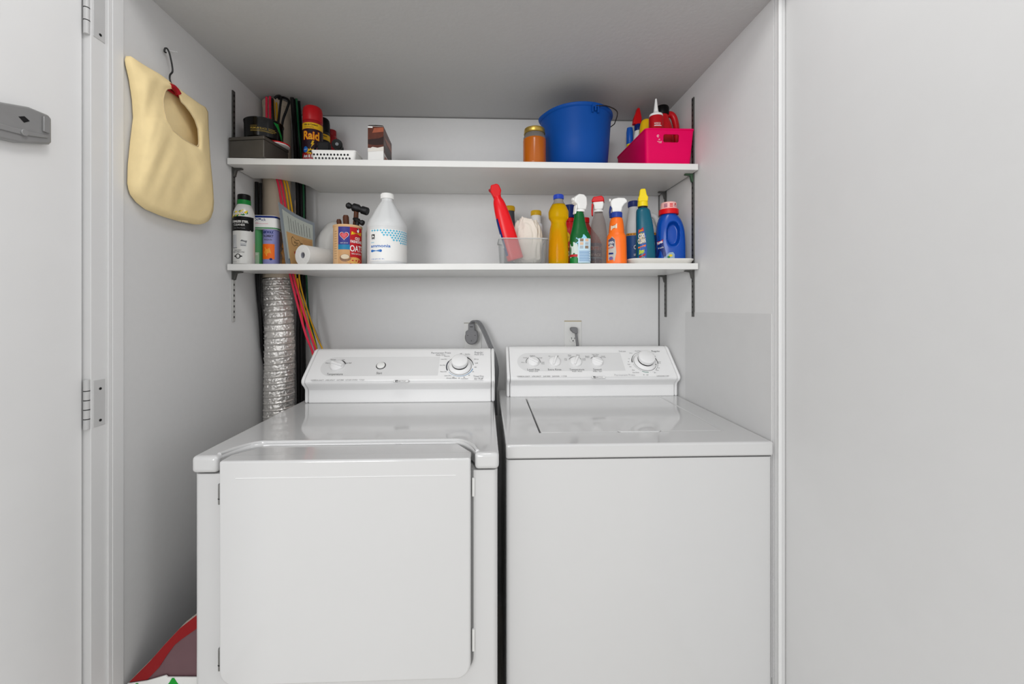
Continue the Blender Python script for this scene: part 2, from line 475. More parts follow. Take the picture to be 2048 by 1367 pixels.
def knob(root, o, ex, ey, n, r, h, mat, ridge_deg=None, skirt=0, name='knob'):
    mtx = Matrix((ex, ey, n)).transposed().to_4x4(); mtx.translation = o
    mb = MB()
    if skirt:
        mb.lathe([(skirt, 0), (skirt, 0.004), (skirt*0.97, 0.006), (r*1.15, 0.011), (r*1.05, 0.012)], 48)
        sk = mb.xf(mtx).build('dial_skirt', mat, root, angle=45)
        MB().lathe([(r*0.98, 0.011), (r*0.98, 0.0165), ], 40).xf(mtx).build('dial_ring', BLACK, root)
        k = MB().lathe([(r*0.96, 0.016), (r*1.02, 0.030), (r*0.99, 0.033), (r*0.9, 0.0345), (0.0001, 0.0348)], 48).xf(mtx).build(name, mat, root, angle=50)
        return k
    mb.lathe([(r, 0), (r, 0.006), (r*0.95, 0.009), (r*0.80, 0.011), (0.0001, 0.0115)], 40)
    k = mb.xf(mtx).build(name, mat, root, angle=50)
    if ridge_deg is not None:
        a = radians(ridge_deg)
        g = MB().prism([(-r*0.93, -0.0042), (r*0.93, -0.0042), (r*0.93, 0.0042), (-r*0.93, 0.0042)], 0.007, 0.018, axes='xy')
        g.xf(mtx @ Matrix.Rotation(a, 4, 'Z')).build('grip_ridge', mat, k, bevel=0.0022, seg=3)
    return k
def emblem(d, a, b, h):
    """rounded pill with the square swirl emblem and the name beside it"""
    w = h*4.2
    n = 14
    pill = []
    for k in range(n+1): t = -90+180*k/n; pill.append((a+w/2-h/2+h/2*cos(radians(t)), b+h/2*sin(radians(t))))
    for k in range(n+1): t = 90+180*k/n; pill.append((a-w/2+h/2+h/2*cos(radians(t)), b+h/2*sin(radians(t))))
    d.poly(pill, GREYINK, 1); d.poly([(a+(x-a)*0.985, b+(y-b)*0.93) for x, y in pill], CONS, 2)
    d.poly([(a-w*0.36, b-h*0.33), (a-w*0.19, b-h*0.33), (a-w*0.21, b+h*0.33), (a-w*0.38, b+h*0.33)], INK, 3)
    d.poly([(a-w*0.335, b-h*0.16), (a-w*0.225, b-h*0.2), (a-w*0.235, b+h*0.12), (a-w*0.345, b+h*0.18)], CONS, 4)
    d.arc(a-w*0.285, b-h*0.02, h*0.10, h*0.19, 30, 290, INK, 5)
    d.text('MAYTAG', a-w*0.15, b-h*0.18, h*0.36, GREYINK, 3, w=w*0.46, align='l', bold=0.01)

DX0, DX1, DY = -0.659, 0.0268, 0.927
DZ = 0.8865
dry = thing('dryer', 'white front-loading dryer with wide front door, left of the washer', 'dryer', (0, 0, 0))
MB().prism(rrect(DX0, DX1, DY, 1.535, 0.012, corners=(1, 0, 0, 1)), 0.012, DZ-0.002, axes='xy').build('cabinet', ENAMEL, dry, angle=50)
# lid with a notch at the front for the door top
NX0, NX1, NB0, NB1, NY = -0.604, -0.026, -0.545, -0.066, 1.012
def notch_line(o=0.0, n=7):
    """edge of the notch from front left round to front right, o = outward"""
    pts = [(NX0-o, DY-0.006), (NX0-o, DY+0.01)]
    for k in range(n+1):
        f = k/n; a = f*pi/2
        pts.append((NX0-o+(NB0-NX0)*(f*0.75+0.25*f*f), DY+0.012+(NY+o-DY-0.012)*sin(a)**0.8))
    q = [(NX0+NX1-x, y) for x, y in pts][::-1]
    return pts+q
lid = [(DX0-0.003, DY-0.006)]+notch_line()+[(DX1+0.003, DY-0.006), (DX1+0.003, 1.535), (DX0-0.003, 1.535)]
n = len(lid); vs = []; fs = []
mb = MB().prism(lid, DZ+0.001, 0.926, axes='xy'); mb.build('top_lid', ENAMEL, dry, bevel=0.009, seg=4, angle=30)
MB().tube([(x, y, 0.9245) for x, y in notch_line(0.006)[1:-1]], 0.0048, 10, smooth=1).build('lid_rim', ENAMEL, dry)
# door
dpoly = rrect(-0.5885, -0.0345, 0.424, 0.9215, 0.034, 8, corners=(1, 0, 0, 1))
MB().prism(dpoly, 0.902, DY+0.016, axes='xz').build('door', ENAMEL, dry, bevel=0.005, seg=4, angle=30)
tp = [(-0.5885, 0.915), (-0.0345, 0.915), (-0.0345, 0.945), (NB1-0.004, 1.004), (NB0+0.004, 1.004), (-0.5885, 0.945)]
MB().prism(tp, 0.9045, 0.9205, axes='xy').build('door_top_flange', ENAMEL, dry, bevel=0.003, seg=2)
MB().box(-0.552, -0.068, 0.9012, 0.903, 0.8835, 0.8845).build('door_crease', CONS, dry, smooth=False)
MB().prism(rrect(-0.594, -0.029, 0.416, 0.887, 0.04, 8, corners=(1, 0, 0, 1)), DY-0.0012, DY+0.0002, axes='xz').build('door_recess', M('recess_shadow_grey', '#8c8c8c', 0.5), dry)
for z0, z1 in ((0.822, 0.867), (0.452, 0.50)):
    h = MB().box(-0.5975, -0.5895, 0.914, DY+0.001, z0, z1).tube([(-0.5935, 0.913, z0), (-0.5935, 0.913, z1)], 0.003, 10).build('door_hinge', STEEL, dry, bevel=0.0006)
    MB().tube([(-0.5935, 0.9125, z0+0.012), (-0.5935, 0.9125, z0+0.0135)], 0.0033, 10).build('hinge_seam', INK, h)
for z0, z1 in ((0.826, 0.868), (0.47, 0.52)):
    MB().box(-0.0325, -0.0265, 0.921, DY+0.001, z0, z1).build('door_catch', WHITE, dry, bevel=0.0008)
# console
DC0, DC1 = -0.634, 0.031
dprof = [(1.42, 0.926), (1.42, 0.972), (1.412, 0.982), (1.398, 0.992), (1.391, 1.002), (1.392, 1.012), (1.400, 1.021), (1.496, 1.100), (1.506, 1.105), (1.52, 1.106), (1.534, 1.10), (1.534, 0.926)]
console(dry, DC0, DC1, dprof, 0.013, CONS)
o = Vector((0, 1.400, 1.021)); ey = Vector((0, 0.096, 0.079)).normalized(); ex = Vector((1, 0, 0)); nn = ex.cross(ey)
nn = Vector((0, -ey.z, ey.y))
def st(px, py, O, N, EX, EY):
    p = onplane(px, py, O, N)-O; return p.dot(EX), p.dot(EY)
def dst(px, py): return st(px, py, o, nn, ex, ey)
d = Decal(planemap(o, ex, ey, nn))
# tinted band behind the controls
(a0, b0), (a1, b1) = dst(634, 752), dst(880, 713)
r = (b1-b0)/2
pts = [(a0+r+r*cos(radians(t)), b0+r+r*sin(radians(t))) for t in range(90, 271, 12)]+[(a1, b0), (a1, b1)]
d.poly(pts, PANELG, 0)
def lab(txt, px, py, wpx, m, L=2, hpx=7):
    a, b = dst(px, py); w = wpx*mpp(px, 1.45); d.text(txt, a, b, hpx*mpp(px, 1.45)*1.2, m, L, w=w)
lab('Temperature', 669, 750, 31, GREYINK, hpx=4.5); lab('Start', 758, 748, 11, GREYINK, hpx=5)
lab('Permanent Press', 882, 707, 40, PALEINK, hpx=4); lab('Auto Dry', 881, 711, 19, PALEINK, hpx=4)
lab('Regular', 958, 706, 18, PALEINK, hpx=4); lab('Auto Dry', 958, 710, 19, PALEINK, hpx=4)
lab('Timed Dry', 957, 754, 20, PALEINK, hpx=4); lab('Air Fluff', 957, 759, 17, PALEINK, hpx=4)
lab('Normal', 666, 720, 10, GREYINK, hpx=2.6); lab('Low', 687, 720, 5, GREYINK, hpx=2.6); lab('Warm', 655, 727, 9, GREYINK, hpx=2.6); lab('Air Fluff', 697, 727, 11, GREYINK, hpx=2.6)
for tx, px, py, w in (('Damp Dry', 894, 713, 11), ('Less Dry', 888, 719, 12), ('Very Dry', 885, 731, 11), ('More Dry', 887, 744, 12), ('Less Dry', 896, 752, 13), ('Wrinkle Release', 903, 757, 20), ('Very Dry', 935, 709, 10), ('Dry', 953, 719, 9), ('Off', 953, 727, 6), ('Off', 922, 708, 4), ('60', 951, 735, 4), ('50', 946, 744, 3), ('40', 938, 751, 3), ('30', 928, 755, 3), ('20', 918, 757, 3), ('10', 907, 755, 3), ('Cool Down', 929, 758, 13)):
    lab(tx, px, py, w, GREYINK, hpx=2.2)
a, b = dst(624, 761.5); a2, _ = dst(967, 760); _, b = dst(780, 762.3)
d.rect(a, b, a2, b+0.0007, PALEINK, 0)
lab('COMMERCIAL QUALITY  \u00b7  LARGE CAPACITY  \u00b7  QUIET SERIES  \u00b7  AUTO DRY CONTROL  \u00b7  7 CYCLES', 675, 761, 101, GREYINK, hpx=2.4)
a, b = dst(802, 762); emblem(d, a, b, 0.0125)
ca, cb = dst(920, 732)
d.arc(ca, cb, 0.0405, 0.0415, 0, 360, INK, 2, n=64)
d.arc(ca, cb, 0.0465, 0.0485, 80, 150, GREYINK, 1, taper=0.4); d.arc(ca, cb, 0.0455, 0.050, 150, 205, M('slate_ink', '#55565e', 0.5), 1)
d.arc(ca, cb, 0.0465, 0.0505, 5, 62, INK, 1, taper=0.4)
d.arc(ca, cb, 0.0455, 0.049, 215, 345, BLUEINK, 1, taper=0.35)
ka, kb = dst(675, 732)
d.arc(ka, kb, 0.0265, 0.0275, 95, 150, GREYINK, 2); d.arc(ka, kb, 0.026, 0.029, 20, 95, INK, 2, taper=1)
sa, sb = dst(762, 731)
d.arc(sa, sb, 0.0145, 0.0172, 0, 360, INK, 2, n=40)
d.build('printing', dry)
P0 = lambda a, b: o+ex*a+ey*b
knob(dry, P0(ca, cb), ex, ey, nn, 0.0285, 0.03, CONS, skirt=0.0405, name='timer_dial')
knob(dry, P0(ka, kb), ex, ey, nn, 0.0235, 0.03, CONS, ridge_deg=-22, name='temperature_knob')
mtx = Matrix((ex, ey, nn)).transposed().to_4x4(); mtx.translation = P0(sa, sb)
MB().lathe([(0.0142, 0), (0.0142, 0.004), (0.012, 0.0055), (0.0001, 0.0058)], 32).xf(mtx).build('start_button', WHITE, dry, angle=50)

# ------------------------------------------------------------------ washer
WX0, WX1, WY = 0.0513, 0.7365, 1.0035
ws = thing('washing_machine', 'white top-loading washing machine beside the right wall', 'washing machine', (0, 0, 0))
WZ = 0.8795
MB().prism(rrect(WX0, WX1, WY, 1.63, 0.010, corners=(1, 0, 0, 1)), 0.012, WZ-0.0022, axes='xy').build('cabinet', ENAMEL, ws, angle=50)
# top with the lid opening
def ztop(y): return 0.9165+(y-WY)*0.012
OX = [WX0-0.0015, 0.148, 0.6605, WX1+0.0015]; OY = [WY-0.003, 1.094, 1.492, 1.63]
mb = MB()
vs = [(x, y, ztop(y)) for y in OY for x in OX]; fs = []
for j in range(3):
    for i in range(3):
        if not (i == 1 and j == 1): fs.append((j*4+i, j*4+i+1, (j+1)*4+i+1, (j+1)*4+i))
k = len(vs)
vs += [(OX[0], OY[0], WZ+0.0006), (OX[3], OY[0], WZ+0.0006), (OX[3], OY[3], WZ+0.0006), (OX[0], OY[3], WZ+0.0006)]
fs += [(0, k, k+1, 3, 2, 1), (3, k+1, k+2, 15, 11, 7), (15, k+2, k+3, 12, 13, 14), (12, k+3, k, 0, 4, 8), (k, k+3, k+2, k+1)]
q = len(vs)
vs += [(OX[i], OY[j], ztop(OY[j])-0.012) for j, i in ((1, 1), (1, 2), (2, 2), (2, 1))]
fs += [(5, 6, q+1, q), (6, 10, q+2, q+1), (10, 9, q+3, q+2), (9, 5, q, q+3), (q, q+1, q+2, q+3)]
mb.add(vs, fs).build('top_panel', ENAMEL, ws, bevel=0.0055, seg=4, angle=30)
lx0, lx1, ly0, ly1 = 0.1515, 0.6585, 1.0965, 1.489
vs = [(x, y, ztop(y)+dz) for dz in (-0.0105, -0.0004) for x, y in ((lx0, ly0), (lx1, ly0), (lx1, ly1), (lx0, ly1))]
lidp = MB().add(vs, [(0, 3, 2, 1), (4, 5, 6, 7), (0, 1, 5, 4), (1, 2, 6, 5), (2, 3, 7, 6), (3, 0, 4, 7)]).build('lid', ENAMEL, ws, bevel=0.002, seg=3, angle=30)
gx = 0.425
MB().prism([(gx-0.062, 1.0965), (gx-0.052, 1.087), (gx+0.052, 1.087), (gx+0.062, 1.0965)], ztop(1.09)-0.001, ztop(1.09)+0.0028, axes='xy').build('lid_grip', ENAMEL, lidp, bevel=0.0012)
WC0, WC1 = 0.078, 0.7345
wprof = [(1.508, 0.922), (1.508, 0.966), (1.502, 0.975), (1.488, 0.985), (1.482, 0.993), (1.483, 1.002), (1.490, 1.010), (1.580, 1.096), (1.590, 1.1035), (1.602, 1.105), (1.616, 1.10), (1.618, 0.922)]
console(ws, WC0, WC1, wprof, 0.013, CONS)
o = Vector((0, 1.490, 1.010)); ey = Vector((0, 0.090, 0.086)).normalized(); nn = Vector((0, -ey.z, ey.y))
d = Decal(planemap(o, ex, ey, nn))
(a0, b0), (a1, b1) = dst(1036, 742), dst(1240, 705)
r = (b1-b0)/2
d.poly([(a0+r+r*cos(radians(t)), b0+r+r*sin(radians(t))) for t in range(90, 271, 12)]+[(a1, b0), (a1, b1)], PANELG, 0)
def lab(txt, px, py, wpx, m, L=2, hpx=7):
    a, b = dst(px, py); d.text(txt, a, b, hpx*mpp(px, 1.53)*1.2, m, L, w=wpx*mpp(px, 1.53))
for tx, px, py, w, h in (('Load Size', 1067, 740.5, 24, 4), ('Water Level', 1067, 743.5, 18, 2.2), ('Extra Rinse', 1109.5, 740.5, 26, 4), ('Temperature', 1154, 740.5, 29, 4), ('Wash / Rinse', 1154, 743.5, 20, 2.2), ('Speed', 1195, 740.5, 16, 4), ('Wash / Spin', 1195, 743.5, 18, 2.2)):
    lab(tx, px, py, w, GREYINK, hpx=h)
for tx, px, py, w in (('Medium', 1065, 712, 10), ('Small', 1050, 716, 7), ('Large', 1081, 716, 7), ('Mini', 1046, 725.5, 6), ('Super', 1086, 725, 7), ('Size', 1086, 728, 6), ('On', 1099, 713, 4), ('Off', 1115, 713, 4), ('Warm', 1139, 710.5, 7), ('Cold', 1139, 712.8, 6), ('Warm', 1156, 710.5, 7), ('Warm', 1156, 712.8, 7), ('Hot', 1131.5, 718, 5), ('Cold', 1131.5, 720.5, 5), ('Cold', 1168, 718, 6), ('Cold', 1168, 720.5, 6), ('Regular', 1175, 713, 9), ('Fast', 1175, 715.3, 8), ('Fast / Slow', 1191, 709.5, 14), ('Delicate', 1191, 712, 10), ('Gentle', 1206, 713, 8), ('Slow / Slow', 1206, 715.3, 12)):
    lab(tx, px, py, w, GREYINK, hpx=2)
lab('Delicates', 1245, 703.5, 14, PALEINK, hpx=3); lab('Regular', 1312, 703.5, 17, GREYINK, hpx=3.6); lab('Permanent Press', 1250, 751.5, 40, M('faint_ink', '#bdbdbf', 0.5), hpx=4)
for tx, px, py, w in (('12', 1258, 718, 2.5), ('9', 1257, 724, 2), ('Soak', 1258, 729, 5), ('Spin', 1261, 734, 4), ('Rinse', 1267, 740.5, 5), ('Cool Down', 1272, 745.5, 13), ('Off', 1300, 707, 4), ('14', 1306, 709, 2.5), ('10', 1310, 713, 2.5), ('Heavy', 1319, 724, 6), ('Pre', 1319, 727, 5), ('Off', 1318, 736.5, 3), ('Rinse', 1315, 741, 5), ('Spin', 1310, 745.5, 4), ('6', 1288, 750, 2), ('Off', 1295, 750.5, 4), ('Rinse', 1262, 706.5, 6), ('Final Spin', 1276, 702.5, 12)):
    lab(tx, px, py, w, GREYINK, hpx=1.9)
a, _ = dst(1036, 754); a2, _ = dst(1337, 754); _, b = dst(1190, 754.2)
d.rect(a, b, a2, b+0.0007, PALEINK, 0)
lab('COMMERCIAL QUALITY  \u00b7  SUPER CAPACITY  \u00b7  QUIET SERIES  \u00b7  QUICK RINSE  \u00b7  11 CYCLES', 1084, 753.4, 97, GREYINK, hpx=2.2)
lab('DEPENDABLE CARE', 1326, 752.4, 24, GREYINK, hpx=1.7)
a, b = dst(1197, 754); emblem(d, a, b, 0.0125)
ca, cb = dst(1289.5, 723.5)
d.arc(ca, cb, 0.0425, 0.0435, 0, 360, INK, 2, n=64)
d.arc(ca, cb, 0.0485, 0.0495, 100, 150, GREYINK, 1); d.arc(ca, cb, 0.0475, 0.0515, 140, 182, INK, 1, taper=0.3)
d.arc(ca, cb, 0.0485, 0.0525, -10, 50, INK, 1, taper=0.5); d.arc(ca, cb, 0.0485, 0.0495, -50, -10, GREYINK, 1)
d.arc(ca, cb, 0.0485, 0.0495, 190, 250, PALEINK, 1); d.arc(ca, cb, 0.048, 0.052, 243, 270, M('sage_ink', '#9db3ac', 0.5), 1)
for t in range(270, 320, 9): d.ell(ca+0.0505*cos(radians(t)), cb+0.0505*sin(radians(t)), 0.0007, 0.0007, INK, 1, 8)
P0 = lambda a, b: o+ex*a+ey*b
ks = []
for px, py, a_, b_, c_ in ((1066.5, 724, 20, 130, 190), (1109, 724, 62, 110, 140), (1151.5, 724, 30, 150, 165), (1194, 724, 40, 140, 150)):
    ks.append(dst(px, py))
    d.arc(ks[-1][0], ks[-1][1], 0.0268, 0.0276 if px == 1109 else 0.0285, -5 if px == 1066.5 else a_, c_ if px == 1066.5 else b_, INK if px != 1109 else GREYINK, 2, taper=1.0 if px == 1109 else 0.9, n=30)
d.build('printing', ws)
knob(ws, P0(ca, cb), ex, ey, nn, 0.0305, 0.03, CONS, skirt=0.0425, name='timer_dial')
for (a, b), dg, nm in zip(ks, (-35, 68, 65, -30), ('load_size_knob', 'rinse_knob', 'temperature_knob', 'speed_knob')):
    knob(ws, P0(a, b), ex, ey, nn, 0.0225, 0.03, CONS, ridge_deg=dg, name=nm)
mtx = Matrix((ex, ey, nn)).transposed().to_4x4(); mtx.translation = P0(ca, cb)
MB().prism([(0.031, -0.020), (0.037, -0.0195), (0.033, -0.0145)], 0.0065, 0.0085, axes='xy').xf(mtx).build('dial_pointer', INK, ws)

# ------------------------------------------------------------------ outlets, plugs and cords
CORD = M('grey_cord', '#7d7d7f', 0.5)
PLATE = M('outlet_plate_white', '#e2e2e0', 0.4)
px0, px1 = xat(928, YB), xat(963, YB)
ot = thing('dryer_outlet', 'painted outlet plate on the back wall behind the grey dryer plug', 'outlet', ((px0+px1)/2, YB, 1.125))
w = (px1-px0)/2
MB().box(-w, w, -0.004, 0, -0.06, 0.072).build('cover_plate', PLATE, ot, bevel=0.002)
MB().box(-w, w, -0.0046, -0.0025, 0.069, 0.0725).build('plate_edge', M('dusty_edge', '#a8a69c', 0.6), ot)
pl = thing('dryer_plug', 'flat grey dryer plug and cord hanging over the dryer console', 'plug', (xat(943, 1.655), 1.655, zat(943, 668, 1.655)))
k = mpp(943, 1.65)
disc = [(0.027*cos(radians(t)), -0.012+0.030*sin(radians(t))*1.0) for t in range(-205, 26, 11)]
MB().prism(disc+[(0.024, 0.012), (0.013, 0.017), (0.013, 0.045), (-0.013, 0.045), (-0.013, 0.017), (-0.024, 0.012)], -0.012, 0.029).build('plug_body', CORD, pl, bevel=0.004, seg=3)
for x, z in ((-0.015, -0.004), (0.015, -0.004), (0, -0.026)): MB().tube([(x, -0.0118, z), (x, -0.0128, z)], 0.0016, 8).build('plug_dimple', INK, pl)
MB().box(-0.006, 0.006, -0.0128, -0.0118, 0.030, 0.0325).build('plug_mark', INK, pl)
lx, lz = pl.location.x, pl.location.z
def loc(px, py, Y): p = atY(px, py, Y); return (p.x-lx, p.y-1.655, p.z-lz)
cm = MB()
for dx in (-0.0062, 0, 0.0062):
    q = [loc(943, 652, 1.655), loc(944, 645, 1.645), loc(950, 641.5, 1.635), loc(958, 645, 1.632), loc(968, 662, 1.63), loc(980, 690, 1.62), loc(989, 712, 1.61), loc(994, 738, 1.60), loc(992.5, 760, 1.60), loc(990, 785, 1.60), loc(991, 830, 1.60)]
    cm.tube([(a+dx*(1 if i < 6 else 0.7), b+dx*0.5, c) for i, (a, b, c) in enumerate(q)], 0.0038, 8, smooth=5)
cm.build('cord', CORD, pl)
px0, px1 = xat(1128.5, YB), xat(1162.5, YB)
zt, zb_ = zat(1145, 641, YB), 1.06
ot = thing('wall_outlet', 'white duplex outlet on the back wall behind the washer console', 'outlet', ((px0+px1)/2, YB, (zt+zb_)/2))
w, hh = (px1-px0)/2, (zt-zb_)/2
MB().box(-w, w, -0.004, 0, -hh, hh).build('cover_plate', PLATE, ot, bevel=0.002)
MB().box(-w, w, -0.0048, -0.002, hh-0.0035, hh+0.0006).build('plate_edge', M('tan_paint_edge', '#b7a98a', 0.6), ot)
yc = zat(1145, 678, YB)-(zt+zb_)/2
MB().prism([(0.016*cos(radians(t)), yc+0.0145*max(-0.85, min(0.85, sin(radians(t))))) for t in range(0, 360, 15)], -0.0062, -0.0035).build('receptacle', PLATE, ot, bevel=0.0006)
MB().box(-0.0075, -0.0055, -0.0068, -0.006, yc+0.000, yc+0.009).box(0.0055, 0.0075, -0.0068, -0.006, yc+0.001, yc+0.008).tube([(0, -0.006, yc-0.006), (0, -0.0068, yc-0.006)], 0.0026, 10).build('socket_slot', INK, ot)
wp = thing('washer_plug', 'small grey plug and cord in the outlet above the washer', 'plug', (xat(1147, 1.67), 1.67, zat(1147, 660, 1.67)))
MB().prism([(-0.014, 0.008), (-0.010, 0.013), (0.010, 0.013), (0.0145, 0.008), (0.0145, -0.012), (0.006, -0.014), (-0.003, -0.010), (-0.013, 0.0)], -0.018, 0.013).build('plug_body', CORD, wp, bevel=0.003, seg=3)
MB().tube([(0.009, -0.006, -0.008), (0.0105, -0.009, -0.03), (0.0135, -0.012, -0.06), (0.016, -0.016, -0.10)], 0.0056, 10, smooth=5).build('cord', CORD, wp)
# ------------------------------------------------------------------ containers with printing
def spot(px, Y, z): return (xat(px, Y), Y, z)
G_SHELF1, G_SHELF2 = 'things on the upper shelf', 'things on the lower shelf'

# --- aerosol can of steel cleaner, far left of the lower shelf
x = -0.8295
can = thing('aerosol_can', 'white and black steel cleaner aerosol can at the left end of the lower shelf', 'spray can', (x, 1.402, z2(x)+0.0008))
L = Loft([(0, 0.030), (0.002, 0.0325), (0.006, 0.0325), (0.160, 0.0325), (0.170, 0.0318), (0.186, 0.0285), (0.196, 0.0245), (0.203, 0.021), (0.205, 0.0200)], 48, 6)
L.build('can_body', M('can_white', '#cfcfcc', 0.28, 0.1), can)
Loft([(0.202, 0.0195), (0.203, 0.0205), (0.219, 0.0205), (0.220, 0.0195)], 40, 3).build('cap_ring', GREENP, can)
Loft([(0.219, 0.0195), (0.234, 0.0195), (0.2385, 0.0185), (0.240, 0.015)], 40, 4).build('cap', BLACK, can)
d = Decal(L.map)
d.rect(-0.05, 0.112, 0.05, 0.160, BLACK, 0)
d.poly([(-0.026, 0.152), (-0.030, 0.160), (-0.018, 0.176), (0.005, 0.181), (0.026, 0.180), (0.028, 0.170), (0.016, 0.163), (-0.006, 0.159)], GREENP, 1)
d.poly([(-0.026, 0.156), (-0.025, 0.168), (-0.010, 0.178), (0.012, 0.183), (0.027, 0.181), (0.024, 0.172), (0.006, 0.164), (-0.012, 0.159)], YELLAB, 2)
d.text('Endust', 0.000, 0.1655, 0.0125, INK, 3, w=0.041, bold=0.05, rot=9); d.text('Endust', 0.000, 0.1655, 0.0125, WHITELAB, 4, w=0.040, bold=0.02, rot=9)
d.text('STAINLESS STEEL', 0.002, 0.139, 0.0075, WHITELAB, 2, w=0.056, bold=0.02); d.text('CLEANER', 0.002, 0.128, 0.0075, WHITELAB, 2, w=0.036)
d.text('Cleans, Shines, Protects', 0.002, 0.119, 0.004, PALEINK, 2, w=0.036)
d.poly([(-0.03, 0.112), (0.05, 0.112), (0.05, 0.1155)], WHITELAB, 1)
FR = M('picture_grey', '#b7b9bb', 0.4); FR2 = M('picture_dark', '#6d6f72', 0.4)
d.rect(-0.022, 0.054, -0.006, 0.098, FR, 0); d.rect(-0.0222, 0.054, -0.0205, 0.098, FR2, 1); d.rect(-0.0135, 0.07, -0.013, 0.098, FR2, 1); d.rect(-0.022, 0.053, -0.004, 0.055, FR2, 1)
d.poly([(0.006, 0.076), (0.024, 0.072), (0.026, 0.079), (0.010, 0.082)], FR2, 0); d.rect(0.006, 0.060, 0.024, 0.072, FR, 0); d.rect(0.008, 0.062, 0.022, 0.064, FR2, 1)
d.text('FRESH SCENT', -0.002, 0.044, 0.004, GREYINK, 1, w=0.024); d.text('STREAK FREE SHINE', -0.002, 0.038, 0.004, GREYINK, 1, w=0.040)
d.arc(-0.001, 0.026, 0.006, 0.0085, 0, 360, INK, 1); d.rect(-0.014, 0.024, -0.006, 0.028, INK, 2); d.rect(0.004, 0.024, 0.012, 0.028, INK, 2)
d.text('NET WT 13 OZ', -0.016, 0.006, 0.003, GREYINK, 1, w=0.022)
d.build('printed_label', can)

# --- duo pack: two wash bottles in one sleeve
x = -0.8025
dp = thing('wash_bottle_pack', 'two wash bottles, green and purple, joined by a white sleeve beside the steel cleaner', 'bottle pack', (x, 1.475, z2(x)+0.0006), rz=radians(4))
PUR = M('lavender_label', '#8d8fc4', 0.4); MINT = M('mint_label', '#4f9a5f', 0.42)
for dx, body, nm in ((-0.0265, MINT, 'green_bottle'), (0.0255, PUR, 'purple_bottle')):
    L = Loft([(0, 0.022, 0.024, 2.4, dx), (0.003, 0.0255, 0.028, 2.4, dx), (0.146, 0.0255, 0.028, 2.4, dx), (0.158, 0.020, 0.022, 2, dx), (0.164, 0.014, 0.014, 2, dx), (0.178, 0.0135, 0.0135, 2, dx), (0.180, 0.012, 0.012, 2, dx)], 40, 5)
    b = L.build(nm, body, dp)
    d = Decal(lambda a, z, off, L=L: L.map(a, z, off))
    if nm == 'purple_bottle':
        d.rect(-0.026, 0.026, 0.022, 0.080, ORANGEP, 0)
        d.poly([(-0.020, 0.048), (-0.004, 0.036), (0.012, 0.046), (0.006, 0.066), (-0.010, 0.068)], M('amber_print', '#f2a13a', 0.4), 1)
        d.ell(0.010, 0.026, 0.0045, 0.004, NAVY, 2)
        d.text('NIKWAX', 0.0, 0.117, 0.010, NAVY, 1, w=0.038, bold=0.03, shear=0.2); d.text('TX.DIRECT', 0.0, 0.104, 0.0085, INK, 1, w=0.036, bold=0.02); d.text('WASH-IN', 0.0, 0.092, 0.007, GREYINK, 1, w=0.026)
    else:
        d.rect(-0.022, 0.004, 0.022, 0.05, M('pale_mint_print', '#9fbf9f', 0.4), 0); d.text('TECH WASH', 0, 0.04, 0.007, WHITELAB, 1, w=0.034)
    d.build('printed_label', b)
SL = Loft([(0.132, 0.0540, 0.0300, 4.5), (0.133, 0.0545, 0.0305, 4.5), (0.180, 0.0525, 0.0285, 4.5), (0.1815, 0.051, 0.027, 4.5)], 64, 4)
sl = SL.build('sleeve', WHITELAB, dp)
d = Decal(SL.map); d.text('DUO-Pack', -0.010, 0.161, 0.0095, NAVY, 1, w=0.060); d.rect(-0.055, 0.1505, 0.028, 0.1515, M('pink_ink', '#d46a86', 0.5), 1); d.text('Complete care', -0.022, 0.1535, 0.003, M('pink_ink', '#d46a86'), 1, w=0.04)
d.rect(-0.08, 0.1335, 0.08, 0.138, M('leaf_ink', '#3f8a57', 0.5), 1); d.rect(-0.02, 0.1725, 0.08, 0.1795, NAVY, 1)
d.build('sleeve_print', sl)

# --- brown bag of cleaner, tucked between bottle pack and folder
x = xat(566, 1.47)
def crumple(p, s=60, a=0.006): return p+Vector((noise.noise(p*s), noise.noise(p*s+Vector((9, 2, 4))), 0.5*noise.noise(p*s+Vector((3, 7, 1)))))*a
bb = Loft([(0.001, 0.009, 0.016, 3), (0.004, 0.0105, 0.016, 3), (0.05, 0.0105, 0.016, 2.6), (0.11, 0.010, 0.014, 2.4), (0.138, 0.009, 0.010, 2), (0.146, 0.011, 0.005, 2)], 40, 8, deform=lambda p: crumple(p) if p.z > 0.01 else p).build('plastic_bag', M('amber_wrap', '#8d6230', 0.22, var=0.55, scale=90, bump=0.3), loc=(-0.7330, 1.492, z2(x)+0.0006))
tag(bb, 'crinkled brown plastic bag standing between the purple bottle and the grey folder', 'bag')

